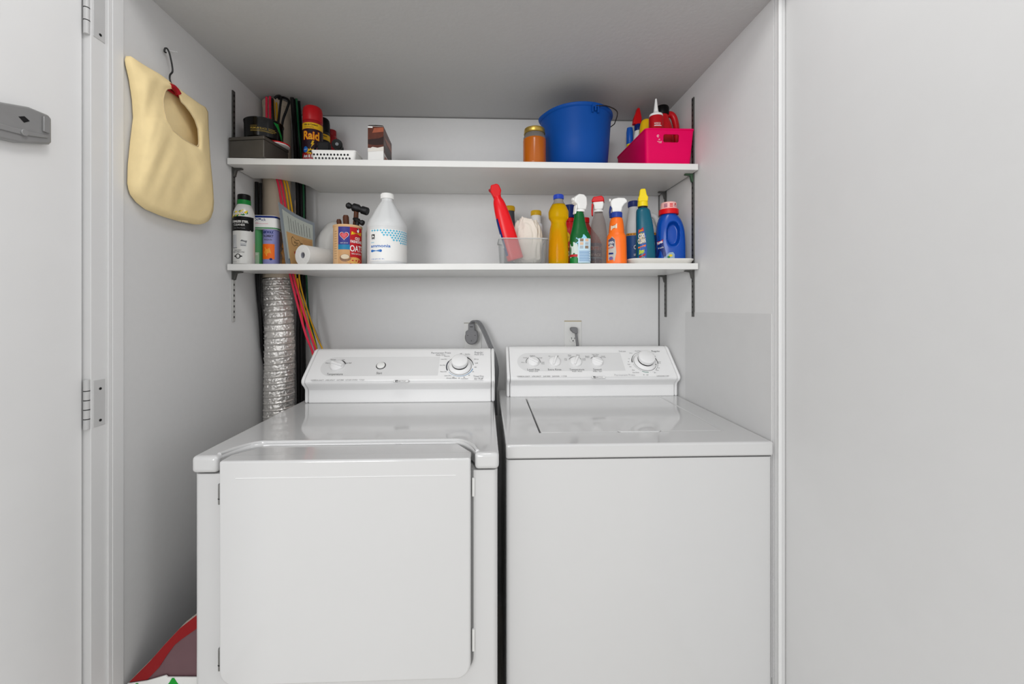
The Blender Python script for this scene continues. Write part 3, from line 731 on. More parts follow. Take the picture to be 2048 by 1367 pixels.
# --- grey document folder leaning with a kraft map in front
fo = thing('document_folder', 'grey document folder standing on edge with a tan paper in front', 'folder', (xat(590, 1.53), 1.53, z2(xat(590, 1.53))))
fx, fz = fo.location.x, fo.location.z
def sheet(c, nx=14, nz=10, bow=0.0):
    """curved sheet through four corners given as pixel and depth"""
    A, B, Cc, D = [atY(*q) for q in c]          # bottom left, bottom right, top right, top left
    def f(a, b, off):
        p = A.lerp(B, a).lerp(D.lerp(Cc, a), b)
        n = (B-A).cross(D-A).normalized()
        if n.y > 0: n = -n
        return p+n*(off+bow*sin(pi*a)*b)-Vector((fx, 1.53, fz))
    return f
def slab(f, name, mat, parent, th, poly=None, **k):
    nx, nz = 12, 8; vs = []; fs = []
    for s_, off in ((0, th), (1, 0)):
        for j in range(nz+1):
            for i in range(nx+1): vs.append(f(i/nx, j/nz, off))
    n = (nx+1)*(nz+1)
    for j in range(nz):
        for i in range(nx):
            a = j*(nx+1)+i; fs.append((a, a+1, a+nx+2, a+nx+1)); fs.append((n+a, n+a+nx+1, n+a+nx+2, n+a+1))
    rim = [i for i in range(nx+1)]+[j*(nx+1)+nx for j in range(1, nz+1)]+[nz*(nx+1)+i for i in range(nx-1, -1, -1)]+[j*(nx+1) for j in range(nz-1, 0, -1)]
    for a, b in zip(rim, rim[1:]+rim[:1]): fs.append((a, n+a, n+b, b))
    return MB().add(vs, fs).build(name, mat, parent, **k)
f = sheet([(572, 532.2, 1.452), (630, 529.5, 1.585), (628, 446, 1.59), (556, 404, 1.455)], bow=-0.012)
slab(f, 'folder_cover', M('slate_folder', '#8b939b', 0.42), fo, 0.003)
slab(lambda a, b, o_: f(0.08+0.86*a, 0.12+0.80*b, o_+0.0036), 'printed_sheet', M('pale_sheet', '#b9bfb8', 0.5), fo, 0.0008)
d = Decal(lambda a, b, o_: f(a, b, o_+0.0045))
for i in range(9): d.rect(0.24+0.075*i, 0.60, 0.25+0.075*i, 0.86-0.02*(i % 3), GREYINK, 0)
d.build('text_lines', fo)
kf = lambda a, b, o_: f(0.12+0.78*a, 0.02+0.545*b, o_+0.0055)
kp = slab(kf, 'kraft_paper', M('kraft_paper', '#c9a06c', 0.6, var=0.08), fo, 0.0012)
d = Decal(lambda a, b, o_: kf(a, b, o_+0.0013))
pts = [(0.16, 0.82), (0.22, 0.90), (0.34, 0.80), (0.46, 0.84), (0.52, 0.74), (0.44, 0.60), (0.36, 0.66), (0.24, 0.60), (0.16, 0.66)]
for a, b in zip(pts, pts[1:]+pts[:1]):
    nx_, ny_ = (b[1]-a[1]), -(b[0]-a[0]); l = sqrt(nx_*nx_+ny_*ny_); nx_, ny_ = nx_/l*0.006, ny_/l*0.006
    d.poly([(a[0]-nx_, a[1]-ny_), (b[0]-nx_, b[1]-ny_), (b[0]+nx_, b[1]+ny_), (a[0]+nx_, a[1]+ny_)], INK, 0)
d.text('Plans', 0.34, 0.69, 0.07, INK, 1, w=0.16); d.text('M.', 0.58, 0.68, 0.09, INK, 1, w=0.08)
RLINE = M('rust_ink', '#b0452a', 0.5)
for i in range(4): d.rect(0.62, 0.76+0.045*i, 0.96, 0.765+0.045*i, RLINE, 0)
d.rect(0.20, 0.34, 0.34, 0.42, RLINE, 0); d.rect(0.45, 0.42, 0.455, 0.60, INK, 0); d.rect(0.70, 0.45, 0.705, 0.58, INK, 0)
d.build('drawing', kp)

# --- paper towel roll lying down
r = 0.0365
A = Vector((xat(604.5, 1.428), 1.428, 0)); B = Vector((A.x+0.095, 1.62, 0)); A.z = z2(A.x)+r+0.0008; B.z = z2(B.x)+r+0.0008
pt = thing('paper_towel_roll', 'white paper towel roll lying on the lower shelf in front of the folder', 'paper towel', (A.x, A.y, A.z-r))
ax = (B-A).normalized(); sx = ax.cross(Vector((0, 0, 1))).normalized(); sz = sx.cross(ax)
mt = Matrix((sx, sz, ax)).transposed().to_4x4(); mt.translation = Vector((0, 0, r))
Ln = (B-A).length
MB().lathe([(0.0105, 0.010), (0.0105, 0.002), (0.0125, 0.0), (r-0.001, 0.0), (r, 0.001), (r, Ln-0.001), (r-0.001, Ln), (0.0105, Ln)], 56, loop=True).xf(mt).build('paper', M('towel_paper', '#e6e6e4', 0.8, var=0.03, scale=160, bump=0.5), pt)
MB().lathe([(0.0100, 0.004), (0.0106, 0.003), (0.0106, Ln-0.002), (0.0100, Ln-0.003), (0.0090, Ln-0.003), (0.0090, 0.006), (0.0094, 0.004)], 32, loop=True).xf(mt).build('cardboard_core', M('core_card', '#9a9aa2', 0.7), pt)

# --- white sack leaning at the back
sk = Loft([(0.002, 0.034, 0.022, 2.6, -0.012), (0.006, 0.040, 0.028, 2.6, -0.01), (0.05, 0.046, 0.032, 2.3, 0.0), (0.11, 0.046, 0.033, 2.2, 0.016), (0.165, 0.036, 0.028, 2, 0.036), (0.195, 0.020, 0.016, 2, 0.048), (0.203, 0.006, 0.005, 2, 0.05)], 40, 6, deform=lambda p: crumple(p, 35, 0.004) if p.z > 0.01 else p).build('plastic_sack', M('milky_plastic', '#dcdcda', 0.3, var=0.03), loc=(xat(643, 1.645), 1.648, z2(xat(643, 1.645))))
tag(sk, 'milky white plastic sack slumped behind the paper towel roll', 'bag')

# --- oats canister with hammers standing in it
x = xat(695.5, 1.447)
oc = thing('oats_canister', 'cardboard oats canister with red and blue label holding tools', 'canister', (x, 1.447, z2(x)+0.0006), rz=radians(27))
L = Loft([(0, 0.047), (0.001, 0.0485), (0.137, 0.0485), (0.138, 0.0485)], 64, 4)
TANC = M('canister_tan', '#d9b184', 0.5); CARD = M('card_inside', '#a98c66', 0.7)
MB().lathe([(0.047, 0), (0.0485, 0.001), (0.0485, 0.138), (0.0465, 0.138), (0.0465, 0.004), (0.0001, 0.004)], 64).build('canister_wall', TANC, oc)
MB().lathe([(0.0487, 0.134), (0.0498, 0.135), (0.0498, 0.1405), (0.0462, 0.1405), (0.0462, 0.134)], 64, loop=True).build('rim', TANC, oc)
d = Decal(L.map)
IND = M('indigo_label', '#3a3a86', 0.42); RLAB = M('red_label', '#b81a24', 0.42); TEALB = M('blue_band', '#1f7aa6', 0.42)
d.rect(-0.040, 0.053, 0.0, 0.132, IND, 0); d.rect(-0.040, 0.053, 0.0, 0.070, TEALB, 1)
d.rect(0.0, 0.004, 0.052, 0.132, RLAB, 0)
d.rect(-0.040, 0.004, 0.0, 0.053, M('oat_print', '#c79a6c', 0.45), 0)
d.ell(0.016, 0.016, 0.026, 0.0115, M('oatmeal_print', '#d9a65a', 0.5, var=0.3, scale=300), 1); d.ell(-0.016, 0.024, 0.018, 0.013, M('bowl_print', '#8a6a54', 0.45), 1); d.ell(-0.016, 0.028, 0.014, 0.008, M('milk_print', '#d9c8ae', 0.45), 2)
def heart(cx, cy, k): return [(cx+k*16*sin(t)**3, cy+k*(13*cos(t)-5*cos(2*t)-2*cos(3*t)-cos(4*t))) for t in [2*pi*i/32 for i in range(32)]]
d.poly(heart(-0.019, 0.101, 0.00098), WHITELAB, 1); d.poly(heart(-0.019, 0.101, 0.00088), RLAB, 2); d.poly(heart(-0.019, 0.101, 0.00066), M('heart_pink', '#d4606a', 0.45), 3)
d.text('HEART HEALTHY', -0.019, 0.074, 0.003, WHITELAB, 2, w=0.026)
d.poly([(0.004, 0.105), (0.006, 0.117), (0.046, 0.117), (0.044, 0.105)], YELLAB, 1); d.text('FOOD CLUB', 0.026, 0.1085, 0.006, RLAB, 2, w=0.030, bold=0.02)
d.ell(0.030, 0.122, 0.0045, 0.0075, WHITELAB, 2); d.ell(0.0285, 0.126, 0.0028, 0.0028, INK, 3)
d.text('OLD', 0.028, 0.089, 0.0095, WHITELAB, 2, w=0.020, bold=0.02); d.text('FASHIONED', 0.027, 0.0775, 0.0095, WHITELAB, 2, w=0.050, bold=0.02)
d.text('OATS', 0.027, 0.0475, 0.022, WHITELAB, 2, w=0.054, bold=0.012); d.text('100% NATURAL', 0.026, 0.037, 0.0055, WHITELAB, 2, w=0.042)
for i in range(12): d.rect(-0.058, 0.022+0.0085*i, -0.046, 0.0235+0.0085*i, M('tan_ink', '#a3805a', 0.5), 1)
d.build('printed_label', oc)
cx_, cy_, cz_ = x, 1.447, z2(x)
WOOD = M('dark_wood', '#54301f', 0.5, var=0.3, scale=40, bump=0.15, stretch=(6, 6, 1)); HEADM = M('hammer_steel', '#2b2b2c', 0.42, 0.75, var=0.3, scale=60)
def stick(name, base, top, r0, label, cat='tool handle'):
    b, t = Vector(base), Vector(top)
    o_ = MB().tube([(0, 0, 0), (t-b)*0.5, (t-b)*0.96, (t-b)], lambda a: r0*(0.85+0.2*a) if a < 0.99 else r0*0.7, 16).build(name, WOOD, loc=b)
    return tag(o_, label, cat)
stick('tool_handle', (cx_-0.015, cy_+0.014, cz_+0.013), (cx_-0.030, cy_-0.006, zat(680, 438, 1.44)), 0.0085, 'shorter round brown wooden handle standing in the oats canister', 'handle')
stick('tool_handle', (cx_+0.001, cy_+0.004, cz_+0.013), (cx_-0.003, cy_-0.012, zat(695, 430, 1.435)), 0.0105, 'thicker brown wooden handle in the middle of the oats canister', 'handle')
# ball-peen hammer
hp = Vector((xat(713, 1.465), 1.465, zat(713, 416, 1.465)))
hm = thing('ball_peen_hammer', 'dark ball peen hammer standing head up in the oats canister', 'hammer', (cx_+0.014, cy_+0.018, cz_+0.013))
h0 = Vector(hm.location); top = hp-h0
MB().tube([(0, 0, 0), top*0.5, top*0.85, top+Vector((0, 0, 0.006))], lambda a: 0.011 if a < 0.6 else 0.0085, 14).build('handle', WOOD, hm)
ha = Vector((cos(radians(-18)), -0.12, sin(radians(-18)))).normalized()
def headpts(a): return top+ha*a
mb = MB()
prof = [(a*1.17, b*1.22) for a, b in [(-0.034, 0.0005), (-0.033, 0.006), (-0.028, 0.0095), (-0.022, 0.0085), (-0.018, 0.0062), (-0.014, 0.0068), (-0.010, 0.012), (0.006, 0.0125), (0.011, 0.009), (0.017, 0.0085), (0.019, 0.0118), (0.036, 0.0118), (0.038, 0.0105), (0.0382, 0.0005)]]
sx = ha.cross(Vector((0, 0, 1))).normalized(); sz = sx.cross(ha)
mt = Matrix((sx, sz, ha)).transposed().to_4x4(); mt.translation = top
mb.lathe([(r_, a) for a, r_ in prof], 28).xf(mt).build('hammer_head', HEADM, hm, angle=45)
hp2 = Vector((xat(715.5, 1.437), 1.437, zat(715.5, 441, 1.437)))
h2 = thing('claw_hammer', 'smaller dark hammer head leaning at the right of the oats canister', 'hammer', (cx_+0.020, cy_-0.020, cz_+0.013))
t2 = hp2-Vector(h2.location)
MB().tube([(0, 0, 0), t2*0.5, t2], lambda a: 0.0075, 12).build('handle', HEADM, h2)
ha = Vector((0.86, -0.1, -0.42)).normalized(); sx = ha.cross(Vector((0, 0, 1))).normalized(); sz = sx.cross(ha)
mt = Matrix((sx, sz, ha)).transposed().to_4x4(); mt.translation = t2
MB().lathe([(0.0003, -0.020), (0.004, -0.018), (0.0085, -0.008), (0.009, 0.004), (0.006, 0.007), (0.0062, 0.013), (0.0095, 0.014), (0.0095, 0.022), (0.0085, 0.0235), (0.0003, 0.0238)], 24).xf(mt).build('hammer_head', HEADM, h2, angle=45)

# --- ammonia jugs
JUG = M('milky_jug', '#d7d9da', 0.32, var=0.015)
def jug(px, Y, label, front):
    x = xat(px, Y)
    t = thing('ammonia_jug', label, 'jug', (x, Y, z2(x)+0.0008), group='ammonia jugs', rz=radians(17 if front else 8))
    L = Loft([(0, 0.062), (0.002, 0.067), (0.012, 0.0690), (0.126, 0.0690), (0.134, 0.0700), (0.142, 0.0695), (0.158, 0.0640), (0.180, 0.0520), (0.205, 0.0375), (0.224, 0.0255), (0.232, 0.0205), (0.240, 0.0200)], 64, 6,
             deform=lambda p: p*1.0 if p.z < 0.142 else Vector((p.x*(1-0.035*max(0, sin(6*atan2(p.x, -p.y)))*min(1, (p.z-0.142)/0.03)), p.y*(1-0.035*max(0, sin(6*atan2(p.x, -p.y)))*min(1, (p.z-0.142)/0.03)), p.z)))
    L.build('bottle', JUG, t)
    mb = MB(); mb.lathe([(0.0200, 0.2395), (0.0225, 0.240), (0.0225, 0.256), (0.021, 0.2585), (0.0001, 0.259)], 48)
    for k in range(36):
        a = 2*pi*k/36; mb.tube([(0.0225*cos(a), 0.0225*sin(a), 0.2405), (0.0225*cos(a), 0.0225*sin(a), 0.2555)], 0.0006, 5)
    mb.build('cap', WHITE, t)
    d = Decal(L.map)
    d.rect(-0.070, 0.012, 0.095, 0.121, WHITELAB, 0)
    for j, (b, a_s) in enumerate(((0.116, range(-6, 10)), (0.108, range(-2, 10)), (0.100, range(-1, 10)), (0.092, range(1, 10)), (0.084, range(2, 9)), (0.076, range(4, 8)))):
        for i in a_s:
            cxp = 0.011*i+(0.0055 if j % 2 else 0)-0.004
            q = 0.0052
            if cxp < -0.068 or cxp > 0.09: continue
            yt = min(b+q, 0.1205)
            d.poly([(cxp, b-q), (cxp+q*0.32, b-q*0.32), (cxp+q, b), (cxp+q*0.32, min(yt, b+q*0.32)), (cxp, yt), (cxp-q*0.32, min(yt, b+q*0.32)), (cxp-q, b), (cxp-q*0.32, b-q*0.32)], TEALINK, 1)
    if front:
        d.rect(-0.062, 0.088, -0.048, 0.103, INK, 1)
        d.poly([(-0.060, 0.091), (-0.058, 0.098), (-0.056, 0.1005), (-0.053, 0.0965), (-0.051, 0.097), (-0.0505, 0.091), (-0.052, 0.091), (-0.0535, 0.094), (-0.057, 0.093), (-0.0575, 0.091)], WHITELAB, 2)
        d.text('FOOD LION', -0.055, 0.0845, 0.0024, NAVY, 1, w=0.014)
        d.text('clear', -0.057, 0.073, 0.0055, TEALINK, 1, w=0.016, align='c'); d.text('ammonia', -0.029, 0.058, 0.0105, CYANINK, 1, w=0.072, bold=0.02)
        pill = [(-0.064+0.0, 0.0415)]
        d.poly([(-0.060+0.0045*cos(radians(t_)), 0.046+0.0045*sin(radians(t_))) for t_ in range(90, 271, 15)]+[(-0.026+0.0045*cos(radians(t_)), 0.046+0.0045*sin(radians(t_))) for t_ in range(-90, 91, 15)], CYANINK, 1)
        d.text('all purpose cleaner', -0.043, 0.0445, 0.003, SKYLAB, 2, w=0.030)
        d.text('1/2 GAL (64 FL OZ) 1.89 L', -0.038, 0.016, 0.004, CYANINK, 1, w=0.050)
    else:
        d.rect(-0.070, 0.030, 0.07, 0.034, NAVY, 1); d.rect(-0.070, 0.022, 0.07, 0.029, CYANINK, 1)
        for k in range(5): d.rect(-0.068, 0.040+0.004*k, -0.03, 0.0412+0.004*k, NAVY, 1)
        d.rect(-0.07, 0.108, 0.05, 0.1095, NAVY, 1); d.text('warning', -0.052, 0.10, 0.005, NAVY, 1, w=0.03)
    d.build('printed_label', t)
jug(774.5, 1.452, 'white ammonia jug with teal diamond pattern at the front of the lower shelf', True)
jug(768, 1.605, 'white ammonia jug behind and left of the front ammonia jug', False)
# ------------------------------------------------------------------ spray heads
def spray_head(root, z0, yaw, head, trig, collar, prof=None, w=0.020, rc=0.0135, lever=None, hc=0.012, sc=1.0):
    """collar, moulded head and trigger; +x of the head is its nozzle side, turned by yaw"""
    prof = prof or [(-0.020, 0.0), (0.012, 0.0), (0.013, 0.010), (0.026, 0.014), (0.031, 0.018), (0.030, 0.034), (0.018, 0.042), (-0.012, 0.044), (-0.027, 0.038), (-0.032, 0.026), (-0.026, 0.014)]
    mb = MB(); mb.lathe([(rc, 0), (rc+0.0008, 0.001), (rc+0.0008, hc-0.001), (rc, hc)], 32)
    for k in range(24):
        a = 2*pi*k/24; mb.tube([((rc+0.0008)*cos(a), (rc+0.0008)*sin(a), 0.001), ((rc+0.0008)*cos(a), (rc+0.0008)*sin(a), hc-0.001)], 0.0006, 5)
    mb.build('spray_collar', collar, root, loc=(0, 0, z0))
    mt = Matrix.Translation((0, 0, z0+hc)) @ Matrix.Rotation(yaw, 4, 'Z')
    h = MB().prism([(a*sc, b*sc) for a, b in prof], -w/2, w/2).xf(mt).build('spray_head', head, root, bevel=0.0045*sc, seg=3, angle=50)
    lever = lever or [(0.015, 0.011), (0.022, 0.012), (0.027, -0.004), (0.036, -0.024), (0.032, -0.026), (0.021, -0.010)]
    MB().prism([(a*sc, b*sc) for a, b in lever], -w*0.3, w*0.3).xf(mt).build('trigger', trig, root, bevel=0.0015, seg=2)
    mx = max(a for a, b in prof)*sc; zz = [b for a, b in prof if a == max(p[0] for p in prof)][0]*sc
    MB().tube([(mx-0.002, 0, zz+0.007*sc), (mx+0.004, 0, zz+0.007*sc)], 0.0055*sc, 12).xf(mt).build('nozzle', head, root, bevel=0.0008)
    return h

# --- clear bin with a rag, a leaning red bottle and two yellow-capped pots
CLEAR = M('clear_plastic', '#e4e6e6', 0.12, alpha=0.13, var=0.01)
bx0, bx1 = xat(998, 1.385), xat(1096.5, 1.385); bcx = (bx0+bx1)/2; hw = (bx1-bx0)/2
by0, by1 = 1.383, 1.530; bh = 0.0905
zb = z2(bcx)+0.0006
bn = thing('clear_bin', 'shallow clear plastic bin holding the rag and red bottle', 'bin', (bcx, (by0+by1)/2, zb))
hd = (by1-by0)/2
def ring(k, off, z): return [(x, y, z) for x, y in rrect(-hw*k+off, hw*k-off, -hd*k+off, hd*k-off, 0.016, 6)]
prof = [(0.93, 0.0, 0.0), (0.93, 0.0, 0.006), (0.985, 0.0, bh-0.006), (1.012, 0.0, bh-0.005), (1.012, 0.0, bh), (0.985, 0.0022, bh), (0.93, 0.0022, 0.0045)]
vs = []; fs = []
for k, off, z in prof: vs += ring(k, off, z)
n = len(vs)//len(prof)
for i in range(len(prof)-1):
    for j in range(n): fs.append((i*n+j, i*n+(j+1) % n, (i+1)*n+(j+1) % n, (i+1)*n+j))
fs.append(tuple(range(n))[::-1]); fs.append(tuple((len(prof)-1)*n+j for j in range(n)))
MB().add(vs, fs).build('bin_shell', CLEAR, bn, angle=50)
q = [(x, y, bh-0.002) for x, y in rrect(-hw*1.008, hw*1.008, -hd*1.008, hd*1.008, 0.016, 6)]
MB().tube(q+q[:1], 0.0022, 8, cap=False).build('rim', M('bin_rim', '#e4e6e6', 0.15, alpha=0.4), bn)

zin = zb+0.0052
# red bottle leaning left inside the bin
b0 = Vector((xat(1031, 1.4145), 1.4145, zin)); tgt = Vector((xat(986, 1.4145), 1.4145, zat(986, 373, 1.4145)))
ax = tgt-b0; Lh = ax.length; lean = atan2(ax.x, ax.z)
rb = thing('cleaner_bottle', 'tall red squeeze bottle leaning left out of the clear bin', 'bottle', b0+Vector((0, 0, 0.0125)))
rb.rotation_euler = (0, lean, radians(0))
s_ = (Lh-0.0125)/0.285
RB = Loft([(z*s_, rx, ry, e) for z, rx, ry, e in [(0, 0.026, 0.017, 2.6), (0.003, 0.029, 0.0195, 2.6), (0.06, 0.029, 0.0205, 2.6), (0.13, 0.0275, 0.0205, 2.5), (0.19, 0.024, 0.020, 2.3), (0.225, 0.019, 0.017, 2.1), (0.240, 0.014, 0.014, 2), (0.246, 0.0135, 0.0135, 2)]], 48, 6)
RB.build('bottle', M('bright_red', '#e0141e', 0.25), rb)
d = Decal(RB.map); d.rect(-0.066, 0.02, -0.022, 0.155, NAVY, 0); d.rect(-0.064, 0.05, -0.03, 0.10, WHITELAB, 1); d.build('printed_label', rb)
cp = MB().prism([(-0.014, 0.242*s_), (0.014, 0.242*s_), (0.0145, 0.250*s_), (0.0200, 0.262*s_), (0.0175, 0.284*s_), (0.010, 0.2905*s_), (-0.011, 0.2905*s_), (-0.0185, 0.268*s_), (-0.0145, 0.252*s_)], -0.012, 0.012).build('cap', REDP, rb, bevel=0.004, seg=3, angle=50)
MB().tube([(-0.013, -0.004, 0.274*s_), (-0.0195, -0.007, 0.271*s_)], 0.0065, 14).build('nozzle', M('dull_red', '#a8343a', 0.5), cp)

# rag: folded heap
def ragpt(th, ph):
    c, s = cos(ph), sin(ph)
    w = Vector((sin(th)*c, -cos(th)*c, s))
    def ridge(v): return 1-abs(noise.noise(v))*1.9
    q = w+0.35*Vector((noise.noise(w*1.3), noise.noise(w*1.3+Vector((5, 5, 5))), noise.noise(w*1.3+Vector((9, 1, 2)))))
    big = ridge(Vector((q.x*1.5, q.y*1.5, q.z*0.9))+Vector((4.1, 2.2, 0.3)))
    mid = ridge(Vector((q.x*3.2, q.y*3.2, q.z*1.7))+Vector((1, 8, 3)))
    sml = ridge(Vector((q.x*6.5, q.y*6.5, q.z*4.0))+Vector((5, 1, 7)))
    k = 0.82+0.15*big+0.06*mid+0.025*sml
    upper = max(0.0, s)
    x = 0.0545*spow(w.x, 0.70)*k*(1+0.10*upper); y = 0.036*spow(w.y, 0.72)*k*(1-0.16*upper)
    z = (0.134*spow(s, 0.80)*(0.84+0.16*big+0.05*mid+0.02*sml) if s > 0 else 0.040*spow(s, 0.5))
    return Vector((x, y, z))
mb = MB(); nu, nv = 120, 80; vs = []
for j in range(nv+1):
    for i in range(nu): vs.append(ragpt(2*pi*i/nu, -pi/2+pi*j/nv))
fs = [(j*nu+i, j*nu+(i+1) % nu, (j+1)*nu+(i+1) % nu, (j+1)*nu+i) for j in range(nv) for i in range(nu)]
zmin = min(v.z for v in vs)
rx_ = xat(1060, 1.448)
rg = MB().add([(v.x, v.y, v.z-zmin) for v in vs], fs).build('cleaning_rag', M('off_white_cloth', '#e3dbd0', 0.9, var=0.07, scale=25, bump=0.3), loc=(rx_-0.007, 1.472, zin), angle=80)
rg.rotation_euler = (0, 0, radians(0))
tag(rg, 'crumpled off white rag heaped in the clear bin', 'rag')
def pot(px, Y, ztop, r, body, cap, label, name='pot', dome=False):
    x = xat(px, Y); t = thing(name, label, 'bottle', (x, Y, z2(x)+0.0006)); h = ztop-z2(x)
    L = Loft([(0, r*0.95), (0.002, r), (h*0.72, r), (h*0.80, r*0.92), (h-0.021, r*0.86), (h-0.019, r*0.84)], 40, 5); L.build('bottle', body, t)
    mb = MB(); mb.lathe([(r*0.90, h-0.020), (r*0.92, h-0.019), (r*0.92, h-0.003), (r*0.86, h-0.0005), (0.0001, h)], 40)
    for k in range(30):
        a = 2*pi*k/30; mb.tube([(r*0.92*cos(a), r*0.92*sin(a), h-0.018), (r*0.92*cos(a), r*0.92*sin(a), h-0.004)], 0.0006, 5)
    mb.build('cap', cap, t); return t
YCAP = M('mustard_cap', '#d9ae12', 0.35)
pot(1019, 1.575, zat(1019, 413, 1.575), 0.0225, M('charcoal_bottle', '#4a4c52', 0.4), YCAP, 'dark bottle with mustard yellow cap behind the rag', 'capped_bottle')
t = pot(1072, 1.625, zat(1072, 422, 1.625), 0.023, WHITE, YCAP, 'white bottle with mustard yellow cap half hidden behind the rag', 'capped_bottle')
wj = xat(1080, 1.50)
wc = Loft([(0.0, 0.014), (0.002, 0.0165), (0.13, 0.0165), (0.158, 0.0160), (0.173, 0.0130), (0.1785, 0.007), (0.18, 0.001)], 40, 6).build('round_topped_stick', M('pale_grey_plastic', '#cfd2d8', 0.35), loc=(xat(1078, 1.560), 1.560, z2(xat(1078, 1.56))+0.0006))
tag(wc, 'pale grey round topped roll-on bottle standing just behind the clear bin and rag', 'bottle')

# --- tall yellow cleaner bottle with blue cap
YLIQ = M('yellow_cleaner', '#f3c40c', 0.08, trans=0.65, ior=1.15, var=0.05, scale=14)
x = xat(1117, 1.418); zb = z2(x)+0.0006; h = zat(1115, 390, 1.418)-zb
yb = thing('cleaner_bottle', 'yellow transparent cleaner bottle with pinched waist and blue cap', 'bottle', (x, 1.418, zb))
k = h/0.255
L = Loft([(z*k, r*1.02, r*0.95) for z, r in [(0, 0.031), (0.003, 0.0345), (0.03, 0.0350), (0.08, 0.0335), (0.13, 0.0300), (0.150, 0.0262), (0.158, 0.0270), (0.172, 0.0345), (0.190, 0.0350), (0.207, 0.0295), (0.222, 0.0215), (0.230, 0.0165), (0.236, 0.0155)]], 56, 6); L.build('bottle', YLIQ, yb)
L2 = Loft([(0.2195*k, 0.0236), (0.231*k, 0.0172), (0.238*k, 0.0165)], 40, 4); L2.build('clear_neck', M('grey_clear', '#a9abae', 0.15, alpha=0.5), yb)
mb = MB(); mb.lathe([(0.0172, 0.2385*k), (0.0180, 0.2395*k), (0.0180, 0.253*k), (0.0165, 0.255*k), (0.0001, 0.2553*k)], 40)
for q in range(32):
    a = 2*pi*q/32; mb.tube([(0.018*cos(a), 0.018*sin(a), 0.240*k), (0.018*cos(a), 0.018*sin(a), 0.252*k)], 0.0006, 5)
mb.build('cap', M('royal_blue', '#1c3fae', 0.32), yb)
# back label of the bottle seen through the liquid
d = Decal(L.map)
d.rect(0.085, 0.02, 0.13, 0.13, ORANGEP, 0); d.rect(-0.13, 0.02, -0.085, 0.13, ORANGEP, 0); d.build('rear_label', yb)

# --- red bottle with yellow label and blue top, behind green spray
x = xat(1140, 1.55); zb = z2(x)+0.0006
rs = thing('cleaner_bottle', 'small red bottle with yellow label and navy top behind the green spray bottle', 'bottle', (x, 1.555, zb), rz=radians(-6))
L = Loft([(0, 0.031, 0.024, 2.6), (0.003, 0.034, 0.027, 2.6), (0.10, 0.034, 0.027, 2.6), (0.145, 0.030, 0.024, 2.3), (0.168, 0.020, 0.018, 2), (0.180, 0.014, 0.014, 2), (0.184, 0.0135, 0.0135, 2)], 44, 6); L.build('bottle', M('tomato_red', '#d0202a', 0.3), rs)
d = Decal(L.map); d.ell(-0.016, 0.118, 0.015, 0.022, YELLAB, 0); d.text('SUN', -0.016, 0.116, 0.007, RLAB, 1, w=0.02); d.rect(-0.040, 0.02, 0.02, 0.085, M('deep_red_label', '#a5131d', 0.4), 0); d.rect(-0.036, 0.078, 0.012, 0.085, ORANGEP, 1); d.ell(-0.016, 0.055, 0.013, 0.014, WHITELAB, 1); d.ell(-0.016, 0.055, 0.010, 0.011, INK, 2); d.build('printed_label', rs)
MB().lathe([(0.0145, 0.182), (0.0165, 0.183), (0.0165, 0.196), (0.0135, 0.198)], 36).build('cap_ring', REDP, rs)
MB().lathe([(0.019, 0.197), (0.020, 0.198), (0.0215, 0.222), (0.026, 0.243), (0.024, 0.2455), (0.0001, 0.246)], 40).build('cap', NAVY, rs)

# --- green spray bottle with white trigger
x = xat(1160, 1.415); zb = z2(x)+0.0006
gs = thing('spray_bottle', 'green spray bottle with white trigger and sky blue label', 'spray bottle', (x, 1.415, zb), rz=radians(-6))
L = Loft([(0, 0.033, 0.022, 3, 0.0), (0.003, 0.0365, 0.0255, 3, 0.0), (0.05, 0.0375, 0.026, 3, 0.0), (0.095, 0.0365, 0.025, 2.8, 0.001), (0.120, 0.029, 0.022, 2.4, -0.002), (0.145, 0.0225, 0.0185, 2.2, -0.003), (0.165, 0.0190, 0.0165, 2, -0.003), (0.184, 0.0165, 0.0155, 2, -0.004), (0.188, 0.014, 0.014, 2, -0.004)], 56, 8)
L.build('bottle', M('bottle_green', '#0a5c29', 0.25), gs)
d = Decal(L.map)
d.poly([(-0.040, 0.012), (0.040, 0.012), (0.042, 0.10), (0.030, 0.118), (0.010, 0.104), (-0.018, 0.092), (-0.040, 0.072)], SKYLAB, 0)
d.poly([(-0.040, 0.012), (-0.004, 0.012), (-0.012, 0.07), (-0.026, 0.078), (-0.040, 0.070)], M('pale_mint', '#c9d6d0', 0.4), 1)
d.rect(-0.010, 0.004, 0.036, 0.09, M('pale_blue_panel', '#c3dcea', 0.4), 1)
for i in range(2):
    for j in range(3):
        d.rect(-0.004+0.018*i, 0.054+0.0125*j, 0.008+0.018*i, 0.064+0.0125*j, [M('swatch_grey', '#a9b5be', 0.4), M('swatch_brown', '#8d7a68', 0.4), M('swatch_peach', '#d9b79a', 0.4)][(i+j*2) % 3], 2)
for j in range(9): d.rect(-0.006, 0.010+0.0042*j, 0.033-0.004*(j % 2), 0.0122+0.0042*j, M('blue_text', '#6f94c0', 0.5), 2)
d.rect(-0.042, 0.026, -0.012, 0.034, RLAB, 2); d.rect(-0.042, 0.003, -0.011, 0.022, GREENP, 2)
d.build('printed_label', gs)
spray_head(gs, 0.187, radians(205), WHITE, WHITE, WHITE, w=0.028, rc=0.0150, hc=0.008, sc=1.0, prof=[(-0.018, 0.0), (0.014, 0.0), (0.015, 0.016), (0.026, 0.022), (0.029, 0.028), (0.026, 0.042), (0.010, 0.054), (-0.010, 0.054), (-0.021, 0.044), (-0.0225, 0.020)], lever=[(0.016, 0.014), (0.021, 0.014), (0.023, -0.004), (0.025, -0.016), (0.021, -0.017), (0.018, -0.006)])

